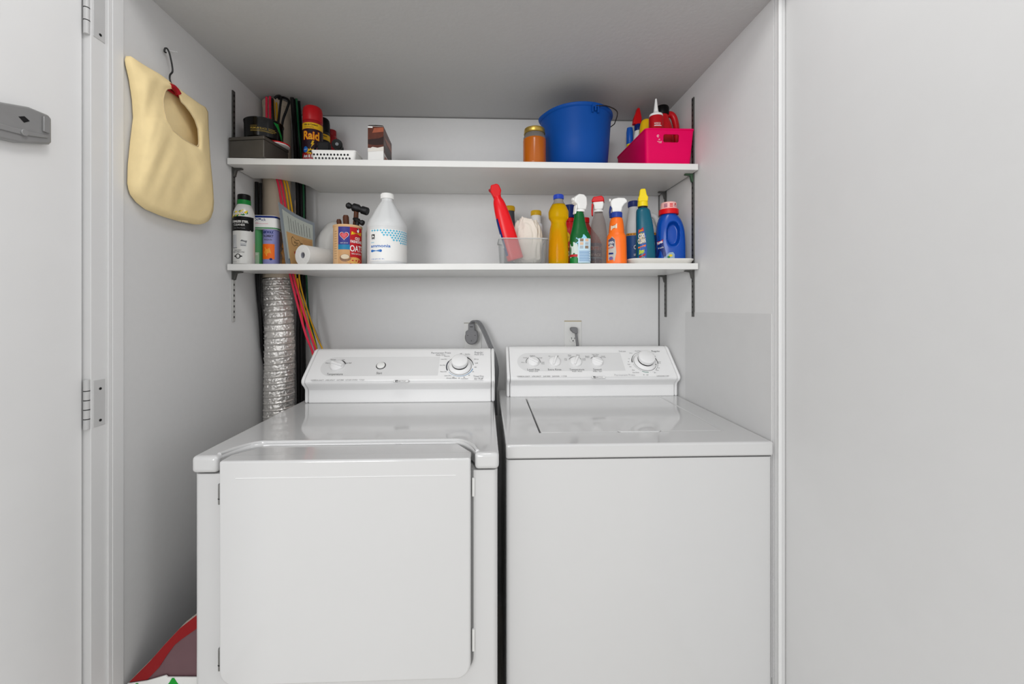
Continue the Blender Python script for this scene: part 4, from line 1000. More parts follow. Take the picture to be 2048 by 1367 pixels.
# --- red and blue stain remover bottle behind the clear one
x = xat(1183, 1.545); zb = z2(x)+0.0006
rr = thing('cleaner_bottle', 'red bottle with blue label and sloping shoulder behind the clear spray bottle', 'bottle', (x, 1.547, zb))
L = Loft([(0, 0.036, 0.024, 3), (0.003, 0.040, 0.027, 3), (0.085, 0.040, 0.027, 3), (0.11, 0.036, 0.026, 2.6, -0.003), (0.14, 0.025, 0.022, 2.3, -0.012), (0.165, 0.015, 0.015, 2, -0.021), (0.178, 0.013, 0.013, 2, -0.024)], 48, 6)
L.build('bottle', M('translucent_red', '#a8322c', 0.3), rr)
d = Decal(L.map); d.rect(-0.05, 0.018, 0.055, 0.095, NAVY, 0); d.text('CARPET', -0.002, 0.068, 0.013, RLAB, 2, w=0.070, bold=0.05); d.text('CARPET', -0.001, 0.0685, 0.013, WHITELAB, 1, w=0.071, bold=0.07); d.text('SURFACE', 0.0, 0.045, 0.009, WHITELAB, 1, w=0.060, bold=0.02); d.rect(-0.05, 0.036, 0.055, 0.040, SKYLAB, 1); d.poly([(-0.05, 0.012), (0.055, 0.020), (0.055, 0.034), (-0.05, 0.026)], YELLAB, 2); d.build('printed_label', rr)
MB().lathe([(0.014, 0.176), (0.016, 0.177), (0.016, 0.194), (0.0145, 0.196), (0.0001, 0.1965)], 36).xf(Matrix.Translation((-0.024, 0, 0))).build('cap', REDP, rr)

# --- clear spray bottle with red and white trigger
x = xat(1197, 1.475); zb = z2(x)+0.0006
cs = thing('spray_bottle', 'clear empty spray bottle with red and white trigger head', 'spray bottle', (x, 1.475, zb))
L = Loft([(0, 0.029, 0.022, 2.8), (0.003, 0.0330, 0.0255, 2.8), (0.07, 0.0325, 0.025, 2.8), (0.13, 0.0290, 0.024, 2.6), (0.173, 0.0225, 0.021, 2.2), (0.192, 0.0165, 0.0165, 2), (0.201, 0.0150, 0.0150, 2)], 48, 6)
L.build('bottle', M('clear_bottle', '#c9c0bc', 0.1, alpha=0.18, var=0.03), cs)
g = MB()
for k_ in range(22): g.tube([L.map(-0.018+0.036*i/10, 0.03+0.004*k_, 0.0003) for i in range(11)], 0.00035, 4)
g.build('raised_lines', M('moulding', '#b9aea8', 0.25, alpha=0.5), cs, kind='stuff')
spray_head(cs, 0.201, radians(160), WHITE, REDP, WHITE, w=0.030, rc=0.0150, hc=0.008, prof=[(-0.016, 0.0), (0.013, 0.0), (0.016, 0.016), (0.0195, 0.026), (0.018, 0.030), (-0.0185, 0.030), (-0.0195, 0.016)], lever=[(0.018, 0.024), (0.0245, 0.025), (0.026, 0.0), (0.025, -0.020), (0.020, -0.020), (0.020, 0.0)])
MB().prism([(-0.021, 0.028), (0.0225, 0.028), (0.025, 0.034), (0.017, 0.048), (-0.012, 0.050), (-0.020, 0.042)], -0.017, 0.017).xf(Matrix.Translation((0, 0, 0.209)) @ Matrix.Rotation(radians(160), 4, 'Z')).build('red_top', REDP, cs, bevel=0.004, seg=3, angle=50)

# --- orange spray bottle
x = xat(1233, 1.412); zb = z2(x)+0.0006
os_ = thing('spray_bottle', 'orange spray bottle with white head and blue collar', 'spray bottle', (x, 1.412, zb), rz=radians(-24))
L = Loft([(0, 0.032, 0.024, 3), (0.003, 0.0355, 0.027, 3), (0.06, 0.0345, 0.0265, 2.8), (0.098, 0.0330, 0.0255, 2.6), (0.112, 0.0270, 0.0230, 2.4), (0.124, 0.0260, 0.0220, 2.2), (0.150, 0.0235, 0.0205, 2.1), (0.163, 0.0200, 0.018, 2), (0.167, 0.0165, 0.016, 2)], 56, 7)
L.build('bottle', ORANGEP, os_)
d = Decal(L.map)
d.poly([(-0.026, 0.012), (-0.004, 0.010), (0.002, 0.04), (-0.002, 0.085), (-0.012, 0.097), (-0.026, 0.088)], M('silver_label', '#b9b4ae', 0.35), 0)
d.poly([(-0.026, 0.064), (-0.005, 0.060), (-0.003, 0.085), (-0.013, 0.094), (-0.026, 0.086)], M('slate_label', '#4a4d68', 0.4), 1)
d.text('LYSOL', -0.015, 0.072, 0.008, WHITELAB, 2, w=0.020, bold=0.03, rot=8); d.text('KITCHEN', -0.016, 0.055, 0.005, RLAB, 2, w=0.018, bold=0.03, rot=10)
d.rect(-0.024, 0.034, -0.008, 0.040, NAVY, 2); d.ell(-0.016, 0.020, 0.007, 0.006, M('berry_print', '#6a5f9a', 0.4), 2)
d.poly([(-0.018, 0.120), (0.004, 0.126), (0.004, 0.143), (-0.018, 0.136)], M('cream_tag', '#e9d6c0', 0.4), 1)
for j in range(3): d.poly([(-0.014, 0.124+0.005*j), (0.000, 0.128+0.005*j), (0.000, 0.1292+0.005*j), (-0.014, 0.1252+0.005*j)], INK, 2)
d.build('printed_label', os_)
spray_head(os_, 0.166, radians(195), WHITE, NAVY, M('collar_blue', '#26409a', 0.35), w=0.022, rc=0.0185, hc=0.019, prof=[(-0.016, 0.0), (0.0155, 0.0), (0.016, 0.014), (0.020, 0.022), (0.022, 0.038), (0.014, 0.048), (-0.006, 0.052), (-0.026, 0.050), (-0.035, 0.043), (-0.036, 0.034), (-0.027, 0.029), (-0.019, 0.018)], lever=[(0.017, 0.022), (0.0235, 0.024), (0.026, 0.004), (0.024, -0.018), (0.0195, -0.018), (0.0205, 0.002)])

# --- white tray under the right-hand bottles
tx0, tx1 = xat(1256, 1.40), 0.7355
tcx, tcy = (tx0+tx1)/2, 1.441; hw, hd = (tx1-tx0)/2, 0.071
tr = thing('plastic_tray', 'low white plastic tray under the teal and blue bottles', 'tray', (tcx, tcy, z2(tcx)+0.0008))
prof = [(0.90, 0.0), (0.90, 0.001), (0.94, 0.004), (0.99, 0.0135), (1.0, 0.0155), (0.995, 0.0175), (0.975, 0.0165), (0.92, 0.0065), (0.88, 0.0055)]
vs = []; fs = []
for k_, z in prof: vs += [(x, y, z) for x, y in rrect(-hw*k_, hw*k_, -hd*k_, hd*k_, 0.03, 8)]
n = len(vs)//len(prof)
for i in range(len(prof)-1):
    for j in range(n): fs.append((i*n+j, i*n+(j+1) % n, (i+1)*n+(j+1) % n, (i+1)*n+j))
fs.append(tuple(range(n))[::-1]); fs.append(tuple((len(prof)-1)*n+j for j in range(n)))
MB().add(vs, fs).build('tray_shell', M('cream_plastic', '#dcdad4', 0.35), tr, angle=60)
zt = z2(tcx)+0.0008+0.0068

# --- teal bottle with yellow nozzle
x = xat(1290, 1.425); h = zat(1284, 378, 1.425)-zt; k = h/0.225
tb = thing('cleaner_bottle', 'slim teal bottle with yellow twist nozzle on the white tray', 'bottle', (x, 1.43, zt), rz=radians(-14))
L = Loft([(z*k, rx, ry, e, ox) for z, rx, ry, e, ox in [(0, 0.031, 0.022, 3, 0.004), (0.003, 0.0335, 0.0245, 3, 0.004), (0.05, 0.0325, 0.024, 2.8, 0.003), (0.10, 0.0300, 0.0225, 2.7, 0.001), (0.14, 0.0265, 0.021, 2.5, -0.003), (0.160, 0.0235, 0.019, 2.3, -0.005), (0.166, 0.0185, 0.0165, 2, -0.006), (0.168, 0.0155, 0.0155, 2, -0.006)]], 56, 7)
L.build('bottle', M('teal_plastic', '#075a70', 0.25, spec=0.35), tb)
d = Decal(L.map)
LB = M('cobalt_label', '#1c4f9e', 0.35)
d.poly([(-0.030, 0.008), (-0.002, 0.006), (0.002, 0.04), (-0.001, 0.10), (-0.008, 0.128), (-0.026, 0.122)], LB, 0)
d.poly([(-0.026, 0.105), (-0.006, 0.112), (-0.008, 0.126), (-0.024, 0.118)], RLAB, 1); d.text('Glass', -0.0155, 0.112, 0.006, YELLAB, 2, w=0.014, rot=18)
for txt, y, w_ in (('OXI', 0.088, 0.022), ('CLEAN', 0.070, 0.028)):
    d.text(txt, -0.014, y, 0.0155, YELLAB, 1, w=w_, bold=0.09, rot=8, shear=0.15); d.text(txt, -0.014, y, 0.0155, NAVY, 2, w=w_, bold=0.045, rot=8, shear=0.15); d.text(txt, -0.014, y, 0.0155, WHITELAB, 3, w=w_*0.97, bold=0.01, rot=8, shear=0.15)
d.poly([(-0.028, 0.050), (-0.002, 0.058), (-0.002, 0.064), (-0.028, 0.056)], ORANGEP, 1)
d.poly([(-0.026, 0.028), (-0.010, 0.034), (-0.006, 0.045), (-0.024, 0.046)], M('lime_print', '#a9c23a', 0.4), 1)
d.poly([(-0.024, 0.016), (-0.004, 0.026), (-0.004, 0.032), (-0.024, 0.023)], RLAB, 1)
for i in range(16): d.ell(-0.024+0.024*((i*7) % 16)/16, 0.012+0.1*((i*5) % 16)/16, 0.0009, 0.0009, WHITELAB, 2, 8)
d.build('printed_label', tb)
mt = Matrix.Translation((-0.006, 0, 0))
MB().lathe([(0.0155, 0.166*k), (0.0162, 0.167*k), (0.0162, 0.1725*k), (0.015, 0.173*k)], 32).xf(mt).build('neck_ring', INK, tb)
MB().lathe([(0.0178, 0.1725*k), (0.0182, 0.1735*k), (0.0178, 0.186*k), (0.0155, 0.188*k)], 36).xf(mt).build('cap_ring', YELP, tb)
MB().prism([(-0.0165, 0.187*k), (0.0165, 0.187*k), (0.0178, 0.200*k), (0.0125, 0.207*k), (0.0085, 0.224*k), (0.006, 0.2255*k), (-0.006, 0.2255*k), (-0.011, 0.222*k), (-0.0125, 0.206*k), (-0.0165, 0.199*k)], -0.0125, 0.0125).xf(mt).build('nozzle', YELP, tb, bevel=0.003, seg=3, angle=50)

# --- white bleach jug with blue cap, behind
x = xat(1283, 1.57); zj = z2(x)+0.0008
bj = thing('bleach_jug', 'white bleach jug with blue cap and orange striped label behind the teal bottle', 'jug', (x, 1.570, zj), rz=radians(-8))
hj = zat(1264, 399, 1.545)-zj; k = hj/0.22
L = Loft([(z*k, rx, ry, e, ox) for z, rx, ry, e, ox in [(0, 0.055, 0.026, 3, 0.0), (0.003, 0.060, 0.029, 3, 0.0), (0.10, 0.060, 0.029, 3, 0.0), (0.125, 0.058, 0.0285, 2.8, -0.001), (0.160, 0.046, 0.026, 2.4, -0.010), (0.185, 0.030, 0.022, 2.1, -0.022), (0.198, 0.020, 0.0185, 2, -0.029), (0.204, 0.0185, 0.0185, 2, -0.030)]], 60, 7)
L.build('bottle', JUG, bj)
MB().tube([(0.028, 0, 0.176*k), (0.052, 0, 0.168*k), (0.066, 0, 0.140*k), (0.069, 0, 0.110*k), (0.060, 0, 0.085*k)], 0.010, 16, smooth=6).build('handle', JUG, bj)
mb = MB(); mb.lathe([(0.0215, 0.201*k), (0.0222, 0.202*k), (0.0222, 0.2175*k), (0.020, 0.2198*k), (0.0001, 0.22*k)], 40)
for q in range(36):
    a = 2*pi*q/36; mb.tube([(0.0222*cos(a), 0.0222*sin(a), 0.203*k), (0.0222*cos(a), 0.0222*sin(a), 0.217*k)], 0.0007, 5)
mb.xf(Matrix.Translation((-0.030, 0, 0))).build('cap', NAVY, bj)
d = Decal(L.map)
d.rect(-0.075, 0.008, 0.075, 0.106*k, M('denim_label', '#1d4f8f', 0.4), 0); d.rect(-0.075, 0.106*k, 0.075, 0.114*k, M('marigold', '#e2992a', 0.42), 1)
for i in range(11): d.rect(-0.06+0.011*i, 0.1085*k, -0.053+0.011*i, 0.1112*k, M('brown_ink', '#7a5a2a', 0.5), 2)
cxl, cyl = -0.020, 0.068*k
d.poly([(cxl-0.028, cyl), (cxl+0.012, cyl+0.027), (cxl+0.030, cyl+0.020), (cxl+0.030, cyl-0.016), (cxl, cyl-0.018)], RLAB, 1)
d.poly([(cxl-0.023, cyl+0.001), (cxl+0.011, cyl+0.022), (cxl+0.030, cyl+0.015), (cxl+0.030, cyl-0.013), (cxl+0.001, cyl-0.0145)], NAVY, 2)
d.text('CLOROX', cxl+0.014, cyl-0.008, 0.016, WHITELAB, 3, w=0.060, bold=0.03)
d.text('SPLASH-LESS', cxl+0.010, 0.040*k, 0.008, WHITELAB, 2, w=0.052, bold=0.02)
for j in range(3):
    d.rect(-0.052, 0.012+0.0078*j, -0.044, 0.0165+0.0078*j, M('peach_ink', '#d98a6a', 0.4), 2); d.rect(-0.041, 0.0135+0.0078*j, -0.010, 0.0155+0.0078*j, SKYLAB, 2)
d.build('printed_label', bj)

# --- blue detergent jug with pink cap
x = xat(1340, 1.445); zj = zt; hj = zat(1336, 403, 1.43)-zj
k = hj/0.20
dj = thing('detergent_jug', 'glossy blue detergent jug with red and pink cap on the white tray', 'jug', (x, 1.447, zj), rz=radians(-17))
hc_, hr = (0.0075, 0.094*k), (0.0200, 0.0365*k)
def recess(p):
    if p.y > -0.002: return p
    a = (p.x-hc_[0])/hr[0]; b = (p.z-hc_[1])/hr[1]; q = (abs(a)**2.4+abs(b)**2.4)
    f = 1/(1+math.exp((q-1)*9)) if q < 4 else 0
    return Vector((p.x, p.y+0.025*f*min(1, -p.y/0.02), p.z))
L = Loft([(z*k, rx, ry, e, ox) for z, rx, ry, e, ox in [(0, 0.046, 0.030, 3, 0.002), (0.003, 0.0505, 0.0335, 3, 0.002), (0.05, 0.0505, 0.0335, 3, 0.002), (0.10, 0.0490, 0.0330, 2.8, 0.001), (0.132, 0.0430, 0.0310, 2.5, -0.001), (0.150, 0.0350, 0.0290, 2.2, -0.003), (0.158, 0.0285, 0.0275, 2, -0.004), (0.162, 0.0265, 0.0265, 2, -0.004)]], 140, 16, deform=recess)
L.build('bottle', M('detergent_blue', '#0548a8', 0.2, spec=0.4), dj)
d = Decal(L.map)
d.poly([(-0.052, 0.008), (-0.022, 0.008), (-0.018, 0.03), (-0.030, 0.085), (-0.044, 0.10), (-0.054, 0.095)], NAVY, 0)
d.poly([(-0.049, 0.066), (-0.030, 0.074), (-0.028, 0.086), (-0.048, 0.080)], RLAB, 1); d.text('Purex', -0.039, 0.071, 0.010, WHITELAB, 2, w=0.022, bold=0.04, rot=20)
d.text('fresh', -0.037, 0.053, 0.006, WHITELAB, 2, w=0.02, rot=10)
d.poly([(-0.028, 0.006), (0.0065, 0.006), (0.0095, 0.012), (0.0095, 0.030), (0.004, 0.038), (-0.008, 0.037), (-0.026, 0.020)], M('silver_blue', '#8fa9bf', 0.35), 1)
d.ell(-0.004, 0.026, 0.006, 0.0045, YELLAB, 2); d.ell(-0.010, 0.021, 0.005, 0.004, GREENP, 2); d.rect(-0.020, 0.012, 0.004, 0.016, CYANINK, 2)
d.build('printed_label', dj)
mt = Matrix.Translation((-0.004, 0, 0))
C1 = Loft([(0.160*k, 0.0335), (0.161*k, 0.0345), (0.1755*k, 0.0340), (0.1765*k, 0.033)], 48, 3); C1.mesh(MB()).xf(mt).build('cap_ring', REDP, dj)
C2 = Loft([(0.1762*k, 0.0285), (0.177*k, 0.0290), (0.1975*k, 0.0268), (0.1995*k, 0.025), (0.2*k, 0.022)], 48, 4)
cp = C2.mesh(MB()).xf(mt).build('cap', M('pink_cap', '#f0b9b4', 0.3), dj)
d = Decal(lambda a, z, off: C2.map(a, z, off)+Vector((-0.004, 0, 0)))
for j in range(3): d.rect(-0.020, (0.1815+0.0045*j)*k, -0.008, (0.184+0.0045*j)*k, M('plum_ink', '#7a3a66', 0.5), 0); d.rect(0.000, (0.1815+0.0045*j)*k, 0.011, (0.184+0.0045*j)*k, REDP, 0)
d.rect(0.015, 0.184*k, 0.028, 0.1855*k, M('plum_ink', '#7a3a66', 0.5), 0); d.ell(0.022, 0.191*k, 0.003, 0.003, REDP, 0); d.ell(0.0195, 0.1895*k, 0.0018, 0.0018, INK, 1)
d.build('cap_print', cp)
# ------------------------------------------------------------------ upper shelf
# --- steel box, turned a little, with lids and a black tin on it
ang = radians(-9)
bxA = Vector((-0.8620, 1.372, Z1+0.0004))
sb = thing('steel_box', 'worn grey steel box at the left end of the upper shelf', 'metal box', bxA, rz=ang)
bw, bd, bhh = 0.128, 0.126, 0.0715
BOXM = M('worn_steel', '#58544e', 0.45, 0.5, var=0.3, scale=14, bump=0.15)
MB().box(0, bw, 0, bd, 0, bhh-0.012).build('box_body', BOXM, sb, bevel=0.003, seg=3)
MB().box(-0.001, bw+0.001, -0.001, bd+0.001, bhh-0.0115, bhh).build('box_lid', BOXM, sb, bevel=0.003, seg=3)
def onbox(px, Y): return (xat(px, Y), Y, Z1+0.0004+bhh+0.0004)
p = onbox(493, 1.417)
o_ = MB().lathe([(0.0001, 0), (0.029, 0), (0.031, 0.0015), (0.031, 0.0065), (0.029, 0.008), (0.0001, 0.008)], 40).build('jar_lid', WHITE, loc=(p[0]+0.003, p[1], p[2]))
tag(o_, 'small white lid lying on the steel box under the black tin', 'lid')
p = onbox(556, 1.450)
o_ = thing('tub_lid', 'red rimmed white tub lid on the steel box under the black tin', 'lid', (p[0]-0.0015, p[1], p[2]))
MB().lathe([(0.0001, 0), (0.036, 0), (0.0385, 0.0012), (0.039, 0.0042), (0.0001, 0.0042)], 48).build('lid_plate', WHITE, o_)
MB().lathe([(0.0392, 0.0036), (0.0402, 0.0044), (0.0402, 0.0072), (0.039, 0.008), (0.0001, 0.008)], 48).build('lid_rim', REDP, o_)
tz = Z1+0.0004+bhh+0.0004+0.0084
tx, ty = xat(528, 1.436), 1.436
bt = thing('black_tin', 'round glossy black tin with gold lettering stacked on the steel box', 'tin', (tx, ty, tz), rz=radians(20))
R_ = 0.0615; H_ = zat(528, 232, 1.375)-tz
L = Loft([(0, R_*0.93), (0.002, R_*0.96), (0.004, R_*0.97), (H_-0.004, R_*0.985), (H_-0.003, R_*0.985)], 64, 4)
BLK = M('gloss_black', '#060504', 0.2, spec=0.3)
MB().lathe([(0.0001, 0), (R_*0.90, 0), (R_*0.96, 0.002), (R_*0.97, 0.004), (R_*0.985, H_-0.006), (R_*1.01, H_-0.0045), (R_*1.015, H_-0.0015), (R_*0.99, H_), (R_*0.95, H_-0.001), (R_*0.945, H_-0.010), (R_*0.93, 0.004), (0.0001, 0.004)], 72).build('tin_body', BLK, bt, angle=50)
d = Decal(L.map)
GLD = M('gold_ink', '#a58a3c', 0.4)
d.text('PREMIUM BLACK', -0.008, 0.024, 0.0065, GLD, 0, w=0.052, bold=0.01); d.rect(0.022, 0.0245, 0.048, 0.026, GLD, 0); d.rect(0.022, 0.029, 0.044, 0.0302, GLD, 0)
d.rect(-0.034, 0.020, 0.044, 0.0210, GLD, 0); d.rect(-0.034, 0.0168, 0.036, 0.0178, GLD, 0); d.rect(-0.034, 0.034, -0.012, 0.035, GLD, 0)
d.poly([(0.038, H_-0.008), (0.056, H_-0.008), (0.076, 0.024), (0.078, 0.004), (0.074, 0.004), (0.060, 0.030)], GREENP, 1)
d.build('tin_print', bt)

# --- insect spray cans
def raid(px, Y, topy, r, label, capm, bodym, rz, big):
    x = xat(px, Y); t = thing('aerosol_can', label, 'spray can', (x, Y, Z1+0.0004), rz=rz); h = zat(px, topy, Y-r*0.6)-Z1
    k = h/0.24
    L = Loft([(0, r*0.93), (0.002, r), (0.176*k, r), (0.182*k, r*0.97), (0.186*k, r*0.93)], 52, 5)
    L.build('can_body', bodym, t)
    mb = MB(); mb.lathe([(r*0.97, 0.184*k), (r*1.0, 0.186*k), (r*0.985, 0.222*k), (r*0.93, 0.234*k), (r*0.80, 0.2395*k), (0.0001, 0.24*k)], 52)
    mb.build('cap', capm, t)
    d = Decal(L.map)
    BAND = M('band_yellow', '#e6b422', 0.42)
    d.rect(-0.055, 0.150*k, 0.055, 0.172*k, BAND, 0); d.text('Kills on Contact!', -0.002, 0.162*k, 0.006, INK, 1, w=0.048, bold=0.03); d.text('Ants & Roaches', -0.008, 0.1535*k, 0.005, INK, 1, w=0.034)
    d.rect(-0.055, 0.062*k, 0.055, 0.149*k, M('black_label', '#15121a', 0.4) if not big else M('plum_label', '#2a1420', 0.4), 0)
    if big:
        d.rect(-0.055, 0.010, 0.055, 0.040*k, M('crimson_label', '#8e1a26', 0.4), 0)
        PINKM = M('mauve_print', '#a05a6a', 0.4)
        d.poly([(0.010, 0.066*k), (0.034, 0.066*k), (0.034, 0.10*k), (0.022, 0.104*k)], PINKM, 1)
    RA = M('raid_gold', '#f0a51e', 0.42)
    d.text('Raid', 0.000, 0.111*k, 0.030*k, RLAB, 2, w=0.058, bold=0.06); d.text('Raid', 0.000, 0.111*k, 0.030*k, RA, 3, w=0.056, bold=0.03)
    d.poly([(0.004, 0.106*k), (0.010, 0.106*k), (0.007, 0.096*k), (0.011, 0.096*k), (-0.001, 0.080*k), (0.003, 0.092*k), (-0.001, 0.092*k)], BAND, 3)
    burst = []
    for i in range(24):
        a = 2*pi*i/24; q = 1.0 if i % 2 == 0 else 0.55; burst.append((-0.002+0.022*q*cos(a), 0.066*k+0.013*q*sin(a)))
    d.poly(burst, BAND, 2); d.poly([(-0.012, 0.062*k), (0.004, 0.060*k), (0.012, 0.064*k), (0.0, 0.071*k), (-0.006, 0.067*k)], INK, 3)
    d.ell(-0.020, 0.073*k, 0.009, 0.011*k, CYANINK, 3); d.text('NEW', -0.020, 0.071*k, 0.004, WHITELAB, 4, w=0.012)
    d.text('Ant & Roach', -0.001, 0.044*k, 0.0105, WHITELAB, 2, w=0.056, bold=0.04); d.text('KILLER', -0.010, 0.033*k, 0.006, WHITELAB, 2, w=0.028)
    for j in range(3): d.rect(-0.045, 0.012+0.006*j, 0.045, 0.0132+0.006*j, BAND if j == 1 else WHITELAB, 2)
    d.build('printed_label', t)
RBOD = M('can_red', '#a5141e', 0.3, 0.15)
raid(625.5, 1.502, 211, 0.0345, 'red insect spray can at the front of the cans on the upper shelf', M('cap_red', '#b5121a', 0.35), RBOD, radians(14), True)
raid(643, 1.588, 234, 0.0310, 'black capped insect spray can behind the red one', BLACK, M('can_black', '#201d1a', 0.3, 0.1), radians(20), False)
x = xat(657, 1.655)
mc = thing('aerosol_can', 'dark red spray can farthest back behind the other insect sprays', 'spray can', (x+0.010, 1.657, Z1+0.0004), rz=radians(16))
L = Loft([(0, 0.026), (0.002, 0.028), (0.170, 0.028), (0.186, 0.026), (0.196, 0.021), (0.200, 0.019)], 44, 5); L.build('can_body', RBOD, mc)
MB().lathe([(0.019, 0.199), (0.0195, 0.20), (0.0195, 0.222), (0.0001, 0.224)], 36).build('cap', DKRED, mc)
d = Decal(L.map); d.rect(-0.04, 0.092, 0.04, 0.115, YELLAB, 0); d.rect(-0.04, 0.115, 0.04, 0.1185, GREENP, 1); d.rect(-0.035, 0.100, 0.035, 0.1015, INK, 1); d.rect(-0.035, 0.106, 0.030, 0.1075, INK, 1); d.rect(-0.04, 0.04, 0.04, 0.092, INK, 1); d.build('printed_label', mc)

# --- white basket with a black flashlight and a charger in it
ax0, ax1 = xat(623, 1.385), xat(713, 1.385); bcx = (ax0+ax1)/2; hw = (ax1-ax0)/2
bk = thing('plastic_basket', 'low white plastic basket with round holes on the upper shelf', 'basket', (bcx, 1.419, Z1+0.0004))
hd = 0.0405; hb = 0.036
vs = []; fs = []
prof = [(0.92, 0), (0.92, 0.001), (0.985, hb-0.004), (1.0, hb-0.004), (1.0, hb), (0.965, hb), (0.90, 0.0025)]
for k_, z in prof: vs += [(x, y, z) for x, y in rrect(-hw*k_, hw*k_, -hd*k_, hd*k_, 0.008, 5)]
n = len(vs)//len(prof)
for i in range(len(prof)-1):
    for j in range(n): fs.append((i*n+j, i*n+(j+1) % n, (i+1)*n+(j+1) % n, (i+1)*n+j))
fs.append(tuple(range(n))[::-1]); fs.append(tuple((len(prof)-1)*n+j for j in range(n)))
MB().add(vs, fs).build('basket_shell', WHITE, bk, angle=50)
mb = MB()
for row, z in ((0, 0.021), (1, 0.009)):
    for i in range(11):
        xx = -hw*0.86+hw*1.72*(i+0.5*row)/11.5; k_ = 0.92+0.065*z/(hb-0.004)
        mb.prism([(xx+0.0034*cos(t_), z+0.0036*sin(t_)) for t_ in [2*pi*q/12 for q in range(12)]], -hd*k_-0.0006, -hd*k_+0.001)
mb.build('basket_hole', INK, bk, smooth=False)
zbk = Z1+0.0004+0.0034
fl = thing('flashlight', 'ribbed black flashlight lying across the white basket rims', 'flashlight', (xat(674, 1.40), 1.428, Z1+0.0004+hb+0.0182), rz=radians(-80))
prof = [(0.0001, -0.055), (0.010, -0.055), (0.0125, -0.052), (0.0125, 0.010)]
for i in range(6): prof += [(0.0150, 0.012+0.005*i), (0.0150, 0.0145+0.005*i), (0.0135, 0.0150+0.005*i), (0.0135, 0.0165+0.005*i)]
prof += [(0.0165, 0.044), (0.0175, 0.056), (0.0165, 0.058), (0.0001, 0.0565)]
MB().lathe(prof, 28).xf(Matrix.Rotation(pi/2, 4, 'Y')).build('flashlight_body', BLACK, fl, angle=50)
MB().lathe([(0.0001, 0.0566), (0.0125, 0.0575), (0.0125, 0.0568), (0.0001, 0.0566)], 24).xf(Matrix.Rotation(pi/2, 4, 'Y')).build('lens', M('grey_lens', '#6f7276', 0.15, spec=0.5), fl)
MB().box(-0.02, -0.004, -0.004, 0.004, 0.011, 0.0150).build('switch', M('grey_switch', '#55565a', 0.4), fl, bevel=0.0015)
ch = thing('charger', 'bulky black charger block standing in the white basket beside the flashlight', 'charger', (xat(648, 1.425), 1.425, zbk))
MB().box(-0.021, 0.021, -0.010, 0.016, 0, 0.078).build('charger_body', M('soft_black', '#1d1d1f', 0.6, var=0.2), ch, bevel=0.006, seg=3)
MB().tube([(-0.020, 0.003, 0.060), (-0.026, 0.001, 0.064), (-0.0295, 0.0, 0.056), (-0.030, 0.002, 0.040), (-0.029, 0.0, 0.008)], 0.0032, 10, smooth=6).build('cable', BLACK, ch)

# --- carton with chocolate pictures
cA = atY(736, 330, 1.40); cx0 = cA.x
ct = thing('carton', 'slim carton with brown chocolate pictures standing alone on the upper shelf', 'carton', (cx0, 1.398, Z1+0.0004), rz=radians(3))
cw, cdp, chh = 0.0535, 0.150, zat(752, 251, 1.40)-Z1
MB().box(0, cw, 0, cdp, 0, chh-0.0025).build('carton_body', WHITELAB, ct, bevel=0.001)
MB().prism([(0, chh-0.0025), (cw, chh-0.0025), (cw*0.94, chh+0.0005), (cw*0.5, chh+0.0015), (cw*0.06, chh)], 0.0, cdp).build('top_flap', M('carton_dark_flap', '#2e2422', 0.5), ct)
CHOC = M('chocolate_print', '#5a2c1e', 0.35, var=0.5, scale=55); CHOC2 = M('dark_choc_print', '#2a1512', 0.35, var=0.3); COPP = M('copper_print', '#a0563c', 0.35, var=0.35, scale=60)
d = Decal(planemap((0, 0, 0), (1, 0, 0), (0, 0, 1), (0, -1, 0)))
d.rect(0, chh*0.40, cw, chh*0.97, CHOC, 0); d.poly([(0, chh*0.62), (cw*0.7, chh*0.66), (cw, chh*0.72), (cw, chh*0.5), (cw*0.4, chh*0.48), (0, chh*0.5)], CHOC2, 1)
d.poly([(cw*0.28, chh*0.80), (cw, chh*0.84), (cw, chh*0.95), (cw*0.4, chh*0.93)], COPP, 1); d.rect(0, chh*0.93, cw*0.30, chh*0.965, WHITELAB, 1)
d.poly([(0, chh*0.36), (cw*0.3, chh*0.43), (cw*0.62, chh*0.41), (cw, chh*0.45), (cw, chh*0.34), (0, chh*0.30)], M('cream_print', '#e0dbd4', 0.4), 2)
d.build('front_print', ct)
d = Decal(planemap((cw, 0, 0), (0, 1, 0), (0, 0, 1), (1, 0, 0)))
d.rect(0, chh*0.06, cdp, chh*0.97, CHOC, 0); d.poly([(0, chh*0.5), (cdp*0.5, chh*0.62), (cdp, chh*0.55), (cdp, chh*0.36), (cdp*0.3, chh*0.34)], CHOC2, 1); d.rect(0.0, chh*0.06, cdp*0.55, chh*0.30, WHITELAB, 1); d.poly([(cdp*0.05, chh*0.08), (cdp*0.5, chh*0.08), (cdp*0.42, chh*0.28), (cdp*0.1, chh*0.24)], COPP, 2); d.poly([(0, chh*0.72), (cdp*0.8, chh*0.86), (cdp, chh*0.72), (cdp*0.4, chh*0.66)], COPP, 2)
d.build('side_print', ct)

